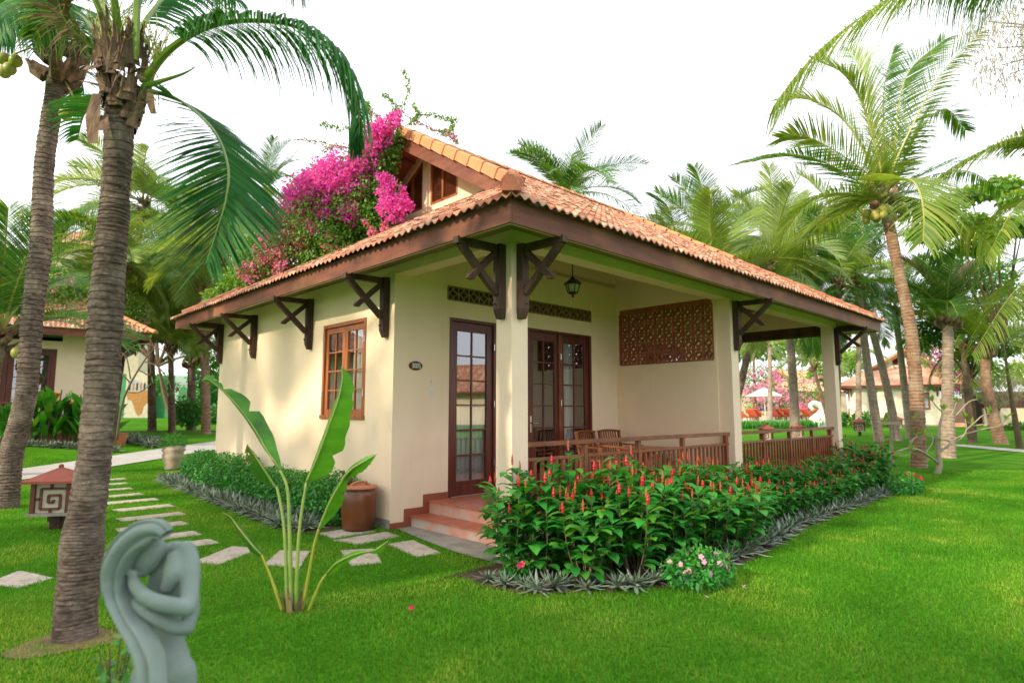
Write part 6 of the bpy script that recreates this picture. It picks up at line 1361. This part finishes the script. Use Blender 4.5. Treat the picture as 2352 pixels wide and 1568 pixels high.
for (u0, u1, v0, v1, mat, lab, nm_) in ((262,284,858,960,'mural_green','narrow green screen left of the mural panel','garden_screen'),(345,396,862,972,'mural_green','green screen between mural panel and mint pavilion','garden_screen'),(396,500,862,975,'mural_mint','mint green pavilion screen with arched openings','garden_pavilion')):
    a2, b2_, zb2, zt2 = board('x', u0, u1, v0, v1, 40.5); o = root(nm_, a2.lerp(b2_, .5), lab, 'screen'); q = MB(); F2 = lambda x, z, d=0: Vector((a2.x, a2.y, 0)).lerp(Vector((b2_.x, b2_.y, 0)), x)+fwd_*d+Vector((0,0,zb2+z*(zt2-zb2)))
    q.add([F2(0,0),F2(1,0),F2(1,1),F2(0,1),F2(0,0,-.2),F2(1,0,-.2),F2(1,1,-.2),F2(0,1,-.2)], [(0,1,2,3),(5,4,7,6),(1,5,6,2),(4,0,3,7),(3,2,6,7)]); q.build('panel', mat, o)
    if nm_ == 'garden_pavilion':
        q = MB()
        for (x0, x1) in ((.10,.30),(.45,.62),(.78,.95)):
            P = [(x0,0),(x0,.62)]+[((x0+x1)/2-(x1-x0)/2*math.cos(k*PI/8), .62+.16*math.sin(k*PI/8)) for k in range(9)]+[(x1,0)]; q.add([F2(x,z,.03) for (x,z) in P], [tuple(range(len(P)))[::-1]], 0)
            q.tube([F2(x,z,.06) for (x,z) in P[1:-1]], .05, 5, 1)
        q.add([F2(0,.80,.05),F2(1,.80,.05),F2(1,.86,.05),F2(0,.86,.05)], [(0,1,2,3)], 1); q.build('arches', ['mural_green', 'mural_grey'], o)
# frangipani trees
def frangi(o, branches, conv, r0, leafn=7, ls=.22, lm='tree_leaf_sun', bk='frangipani_bark'):
    m = MB(); f = MB()
    for (P, ra, rb) in branches:
        sp = spline([conv(*p) for p in P], 6*(len(P)-1)); k = len(sp)-1; m.tube(sp, [(ra+(rb-ra)*i/k)*(.62 if ra < .08 else .9-.3*i/k) for i in range(k+1)], 7); tip = sp[-1]; d = (sp[-1]-sp[-2]).normalized()
        for j in range(leafn): ovate(f, tip, (rv()*.9+d*.8+Vector((0,0,.35))), Vector((0,0,1)), ls*U(.6,1.1), ls*.27, .3)
    m.build('branches', bk, o, smooth=True); f.build('foliage', lm, o, smooth=True)
g = GD(2150, 14.8, 1085); fr_ = root('frangipani_tree', g, 'small bare frangipani with crooked pale branches and few leaves on the right lawn', 'tree')
random.seed(19)
Qc = lambda x, y, D=14.8: W((2550+x/3.4844)*.784, (1000+y/3.4844)*.784, D)
frangi(fr_, [([(682,1372),(708,1250),(690,1150),(683,1030),(700,900),(722,790),(750,700)],.085,.03), ([(690,1240,14.8),(600,1170,14.4),(500,1110,14.2),(390,1090,14),(230,1130,13.9),(130,1110,13.9),(70,1050,14),(80,1000,14),(140,980,14)],.05,.022), ([(690,1010),(640,980),(555,950)],.03,.02), ([(390,1090,14),(430,1010,14),(475,968,14.1)],.035,.02), ([(700,1130),(800,1060),(930,980),(980,900),(968,790)],.045,.02), ([(980,900),(1060,830),(1140,760),(1215,735)],.03,.018), ([(850,1000,14.7),(1000,935,14.9),(1200,885,15),(1310,860,15),(1385,790,15.1)],.035,.02), ([(740,720),(700,690),(635,615)],.03,.018), ([(760,800),(830,740),(880,620)],.025,.016), ([(870,760),(1000,620),(1095,590)],.028,.018), ([(1080,860),(1150,845),(1040,860)],.02,.02), ([(700,1100),(790,1080),(795,1010),(700,1000)],.03,.02), ([(500,1110,14.2),(440,1090,14.2),(400,1020,14.2),(480,960,14.3),(430,940,14.3)],.026,.018), ([(560,1140,14.3),(640,1000,14.5),(540,840,14.6),(450,790,14.6)],.022,.014), ([(230,1130,13.9),(330,1170,13.8),(420,1130,13.8)],.022,.016)], Qc, .08)
pr_ = root('wooden_prop', GD(2050, 16.5, 1065), 'pale T shaped timber prop standing left of the frangipani', 'prop')
m = MB(); m.beam(GD(2050,16.5,1065), W(2045,975,16.5), .06, .06, up=(1,0,0)); m.beam(W(2014,972,16.5), W(2068,972,16.5), .10, .07); m.build('post', 'pot_stone' if False else 'frangipani_bark', pr_)
g = GD(268, 17.0); fl2 = root('frangipani_tree', g, 'gnarled dark frangipani branches under the neighbour roof corner', 'tree')
Wc = lambda u, v, D=17.0: W(u, v, D)
frangi(fl2, [([(268,1010),(280,930),(300,880),(330,830),(352,800),(345,780)],.06,.02), ([(300,880),(270,840),(300,800),(340,790),(380,810),(400,830)],.035,.018), ([(330,830),(360,840),(385,870),(395,900)],.03,.018), ([(320,850),(345,860),(340,820),(320,800)],.03,.02), ([(290,900),(320,900),(350,880)],.03,.018), ([(300,870),(290,820),(270,800),(330,775)],.03,.018)], Wc, .06, 5, .2, 'leaf_green', 'stem_brown')
# ------------------------------------------------------------------ right bungalow (same model as the main one), far bungalows
mk('wall_hazed', (.85,.76,.60), (.80,.70,.54), 3, .9)  # far plaster, lightened with haze put into the colour
def KIDS_OF(o): return [c for c in col.objects if c.parent == o]
def place_house(u, D, ang, label, z=None):
    g = GD(u, D); 
    if z is not None: g.z = z
    R_ = Matrix.Rotation(ang, 3, 'Z'); off = R_@Vector((-.72, 2.27, 0)); h_ = dup(bung, g-off, ang, None, label)
    for c in KIDS_OF(h_):
        mt = {'roof': 'roof_hazed', 'ridge_tiles': 'roof_hazed', 'hip_tiles': 'roof_hazed', 'wall': 'wall_hazed', 'gable_wall': 'white_stone', 'gable_trim': 'white_stone', 'upper_wall': 'wall_hazed'}.get(c.name.split('.')[0])
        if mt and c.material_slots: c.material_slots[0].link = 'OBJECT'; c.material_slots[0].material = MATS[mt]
    return h_
place_house(2090, 51, math.radians(12.8), 'sunlit bungalow with white gable and haze-paled tiled roof at the far right')
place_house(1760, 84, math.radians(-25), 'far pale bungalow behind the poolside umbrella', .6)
dup(bung, (44, -44, 0), math.radians(60), None, 'bungalow across the lawn outside the right edge, mirrored in the door glass')
random.seed(61)
bougain('bougainvillea', 'magenta bougainvillea on the right side of the far bungalow roof', GD(2160,50), [(W(2150,815,50),1.3,700),(W(2215,870,49),1.4,700)], [(W(2150,805,49.5),1.1,420),(W(2212,862,48.5),1.2,420),(W(2160,825,49),.7,200)], [], [], .20)
bougain('bougainvillea', 'pink bougainvillea hedge in bloom behind the pool loungers', GD(1780,60), [(W(u,v,61),r,n) for (u,v,r,n) in ((1720,900,2.2,900),(1770,890,2.4,900),(1830,900,2.2,900),(1870,925,1.6,600),(1745,870,1.6,600),(1800,930,2,500))], [(W(u,v,59.3),r,n) for (u,v,r,n) in ((1715,880,1.5,500),(1760,868,1.2,400),(1730,905,1.5,450),(1790,885,1,250),(1862,870,.8,120))], [(W(u,v,59.3),r,n) for (u,v,r,n) in ((1800,905,1.2,200),(1830,920,1.3,180),(1770,925,1.2,200),(1855,925,.9,160))], [], .22, fm=('bract_far','bract_far'))
# pool terrace
def block(P, z0, z1, mat, name, **k):
    m = MB(); n = len(P); vs = [(p.x, p.y, z0) for p in P]+[(p.x, p.y, z1) for p in P]; m.add(vs, [tuple(range(n, 2*n))]+[(i, (i+1)%n, n+(i+1)%n, n+i) for i in range(n)]); return m.build(name, mat, **k)
block([GD(1640,49), GD(1935,49), GD(1935,76), GD(1640,76)], -.2, .60, 'white_stone', 'pool_terrace', kind='structure')
block([GD(1660,50.5), GD(1880,50.5), GD(1880,54), GD(1660,54)], .55, .615, 'pool_water', 'pool_water', kind='structure')
hd = root('low_hedge', GD(1760, 47.5), 'low green strappy hedge in front of the pool edge', 'hedge'); m = MB(); random.seed(2)
for i in range(2400):
    g = GD(U(1660,1890), 47.6+U(-.7,.7)); d = Vector((U(-.4,.4), U(-.4,.4), 1)); leafquad(m, g, d, rv(), U(.5,.85), .07)
m.build('foliage', 'hedge_leaf', hd)
um = root('parasol', GD(1760, 56)+Vector((0,0,.6)), 'white poolside umbrella seen through the veranda opening', 'umbrella'); g = GD(1760, 56); g.z = .6
m = MB(); m.lathe(g, [(.035,0),(.035,2.9)], 8); m.build('pole', 'white_plastic', um); m = MB(); m.lathe(g, [(1.62,2.22),(1.60,2.30),(.9,2.62),(.12,2.98),(.02,3.02)], 8); m.build('canopy', 'cloth_white', um); m = MB(); m.lathe(g, [(.3,0),(.34,.3),(.3,.5)], 10); m.build('base', 'lounger_red' if False else 'pot_stone', um)
def lounger():
    o = root('sun_lounger', (0,0,0), 'orange red sun lounger beside the pool', 'sun lounger', 'red loungers beside the pool'); m = MB(); m.bx(-.33,.33,-1.0,.35,.32,.42); m.beam((0,.35,.38),(0,.95,.85),.66,.10,up=(0,-.6,1)); m.build('cushion', 'lounger_red', o, local=True)
    m = MB(); m.bx(-.35,.35,-1.02,.4,.26,.315)
    for (x, y) in ((-.3,-.9),(.3,-.9),(-.3,.3),(.3,.3)): m.bx(x-.03,x+.03,y-.03,y+.03,0,.26)
    m.build('frame', 'teak', o, local=True); return o
l0 = lounger()
for i, u in enumerate((1718,1738,1756,1786,1804,1822,1868,1890,1905)):
    g = GD(u, 58); g.z = .6
    if i == 0: l0.location = g; l0.rotation_euler = (0,0,1.2)
    else: dup(l0, g, 1.2+(.3 if i % 2 else 0), 1.25)
sw_ = root('white_sculpture', GD(1880, 47.5), 'white curled stone sculpture at the right end of the pool hedge', 'sculpture'); g = GD(1880, 47.5); m = MB(); m.lathe(g, [(.55,0),(.55,.5),(.45,.55)], 12)
m.tube(spline([g+Vector((-.3,.3,.5)), g+Vector((.2,-.1,1.0)), g+Vector((.35,-.3,1.5)), g+Vector((-.05,.1,1.9)), g+Vector((-.35,.35,1.7)), g+Vector((-.2,.2,1.35))], 20), [.34-.011*i for i in range(21)], 10); m.ball(g+Vector((.35,-.35,.8)), .35, 10); m.build('figure', 'white_stone', sw_, smooth=True)
pb = root('pool_pavilion', GD(1790, 64), 'poolside pavilion with orange posts and a blue panel behind the loungers', 'pavilion'); m = MB()
for u in (1702,1735,1795,1862,1885):
    g = GD(u, 63); m.tube([Vector((g.x,g.y,.6)), Vector((g.x,g.y,3.2))], .16, 6)
m.build('posts', 'lounger_red', pb); a, b = GD(1740,63.5), GD(1785,63.5); m = MB(); m.add([(a.x,a.y,1.5),(b.x,b.y,1.5),(b.x,b.y,2.4),(a.x,a.y,2.4)], [(0,1,2,3)]); m.build('blue_panel', 'blue_paint', pb)
a, b = GD(1690,66), GD(1950,66); m = MB(); m.add([(a.x,a.y,0),(b.x,b.y,0),(b.x,b.y,3.4),(a.x,a.y,3.4)], [(0,1,2,3)]); m.build('wall', 'far_wall', pb)
# far right wall and hedge
def wallseg(u0, u1, D0, D1, h, mat, name, label, cat, th=.2):
    a, b = GD(u0, D0), GD(u1, D1); o = root(name, a.lerp(b,.5), label, cat); m = MB(); m.beam(a+Vector((0,0,h/2)), b+Vector((0,0,h/2)), th, h); m.build('wall', mat, o); return o
wallseg(2262, 2500, 52, 52, 1.5, 'far_wall', 'garden_wall', 'tan garden wall at the far right edge', 'wall')
wallseg(2268, 2335, 56, 56, 3.0, 'bracket_wood', 'dark_hut', 'dark timber hut behind the garden wall at the right', 'hut', 3.0)
tree(GD(2330, 40), 'clipped dark hedge bush at the right edge', [al(2330,985,26,900,.8,40), al(2290,985,18,500,.8,40), al(2365,985,26,600,.8,40)], .16, 'tree_leaf', .05, seed=16, name='hedge_bush', cat='bush')
for (u, D, r_, lab, mt) in ((1962,50,14,'small yellow green shrub left of the far bungalow window','tree_leaf_sun'),(1935,50,12,'small shrub at the left end of the far bungalow wall','leaf_green'),(2035,49,12,'thin yellow shrub before the far bungalow window','tree_leaf_sun'),(1985,47,14,'leafy potted shrub before the far bungalow','leaf_green')):
    tree(GD(u, D), lab, [al(u, 968, r_, 400, 1.1, D), al(u+6, 955, r_*.7, 200, 1.1, D)], .2, mt, .04, seed=int(u), name='small_shrub', cat='shrub')
tree(GD(1000, 60), 'row of green trees on the horizon behind the bungalow', [al(u, 880, 60, 300, .8, 60) for u in (300,520,760,1000,1240,1480)], .6, 'tree_leaf', .2, seed=17)
# ------------------------------------------------------------------ grass
rng = np.random.RandomState(5)
def grass():
    N = 640000
    d = 2.0+13.5*rng.rand(N)**1.15; lat = (rng.rand(N)*2-1)*.92*d
    x = FH.x*d+CR.x*lat; y = FH.y*d+CR.y*lat
    polys = [BED_R, [(4.385,6.777),(14.19,6.777),(14.19,13.3),(4.385,13.3)], [(4.22,4.4),(4.22,5.2),(4.32,5.9),(4.49,6.78),(14.3,6.78),(14.3,4.4)], [(4.4,7.3),(3.5,7.35),(3.58,9.5),(3.7,12.),(3.85,14.),(4.1,15.1),(4.8,14.9),(4.9,13.4),(4.4,13.3)]]+STONES
    keep = np.ones(N, bool)
    polys = [P if len(P) != 24 else [(sum(q[0] for q in P)/24+(a-sum(q[0] for q in P)/24)*.93, sum(q[1] for q in P)/24+(b-sum(q[1] for q in P)/24)*.90) for (a, b) in P] for P in polys]
    for P in polys:
        c = np.zeros(N, bool); j = len(P)-1
        for i in range(len(P)):
            xi, yi = P[i][0], P[i][1]; xj, yj = P[j][0], P[j][1]
            if yi != yj: c ^= ((yi > y) != (yj > y)) & (x < (xj-xi)*(y-yi)/(yj-yi)+xi)
            j = i
        keep &= ~c
    pd = np.abs((y-8.9)*26-(x+12)*15.7)/math.hypot(26, 15.7); keep &= pd > .6
    for (cx, cy, r) in ((W(174,1465,D1).x, W(174,1465,D1).y, .17), (JC[0], JC[1], .24)): keep &= (x-cx)**2+(y-cy)**2 > r*r
    # thinning over worn patches
    wear = np.zeros(N)
    for (cx, cy, rx, ry) in ((W(174,1465,D1).x, W(174,1465,D1).y, .75, .6), (3.3,4.45,.35,.25), (2.6,4.6,.25,.3), (4.0,5.0,.3,.45), (.45,4.5,.6,.4)):
        wear = np.maximum(wear, np.exp(-(((x-cx)/rx)**2+((y-cy)/ry)**2)*1.6))
    keep &= rng.rand(N) > wear*.62
    x, y, d, wear = x[keep], y[keep], d[keep], wear[keep]; n = len(x)
    z = np.array([terr(a, b) for a, b in zip(x, y)]) if True else 0
    k = 1+d/7.0
    h = (.014+.018*rng.rand(n))*(.8+.12*k); wd = .0024*k*(.8+.5*rng.rand(n)); az = rng.rand(n)*2*np.pi; lean = .3+.9*rng.rand(n)
    # a few long pale runners lying in the lawn
    run = rng.rand(n) < .028; h = np.where(run, .013, h); lean = np.where(run, 7.5, lean)
    dx, dy = np.cos(az), np.sin(az); sx, sy = -dy, dx
    lx = dx*h*lean; ly = dy*h*lean
    V = np.zeros((n, 5, 3)); 
    V[:,0] = np.stack([x-sx*wd/2, y-sy*wd/2, z], 1); V[:,1] = np.stack([x+sx*wd/2, y+sy*wd/2, z], 1)
    V[:,2] = np.stack([x+lx*.45+sx*wd*.4, y+ly*.45+sy*wd*.4, z+h*.65], 1); V[:,3] = np.stack([x+lx*.45-sx*wd*.4, y+ly*.45-sy*wd*.4, z+h*.65], 1)
    V[:,4] = np.stack([x+lx, y+ly, z+h*np.where(run,.9,1)], 1)
    base_i = (np.arange(n)*5)[:, None]
    loops = np.concatenate([base_i+np.array([[0,1,2,3]]), base_i+np.array([[3,2,4]])], 1).ravel()
    me = bpy.data.meshes.new('grass'); me.vertices.add(n*5); me.vertices.foreach_set('co', V.ravel())
    me.loops.add(n*7); me.loops.foreach_set('vertex_index', loops.astype(np.int32))
    me.polygons.add(n*2); ls = np.stack([np.arange(n)*7, np.arange(n)*7+4], 1).ravel(); me.polygons.foreach_set('loop_start', ls.astype(np.int32))
    try: me.polygons.foreach_set('loop_total', np.tile([4,3], n).astype(np.int32))
    except Exception: pass
    me.update(calc_edges=True)
    pn = np.array([noise.noise(Vector((a*.9, b*.9, 0))) for a, b in zip(x, y)])
    p2_ = np.array([noise.noise(Vector((a*2.6+7, b*2.6, 3))) for a, b in zip(x, y)]); a_ = np.clip(rng.rand(n)*.5+pn*.65+np.maximum(p2_-.15, 0)*.7+.10+wear*.55, 0, 1); a_ = np.where(run, .97, a_)
    at = me.attributes.new('var', 'FLOAT', 'FACE'); at.data.foreach_set('value', np.repeat(a_, 2))
    me.materials.append(MATS['grass_blade']); o = bpy.data.objects.new('grass', me); col.objects.link(o); o['kind'] = 'stuff'; o['label'] = 'short bright green carpet grass covering the near lawn'; o['category'] = 'grass'
mk('grass_blade', (.062,.26,.012), (.088,.31,.016), 1.2, .7, trans=.3, var=.3, varhue=(.34,.44,.06), spec=.12)
grass()
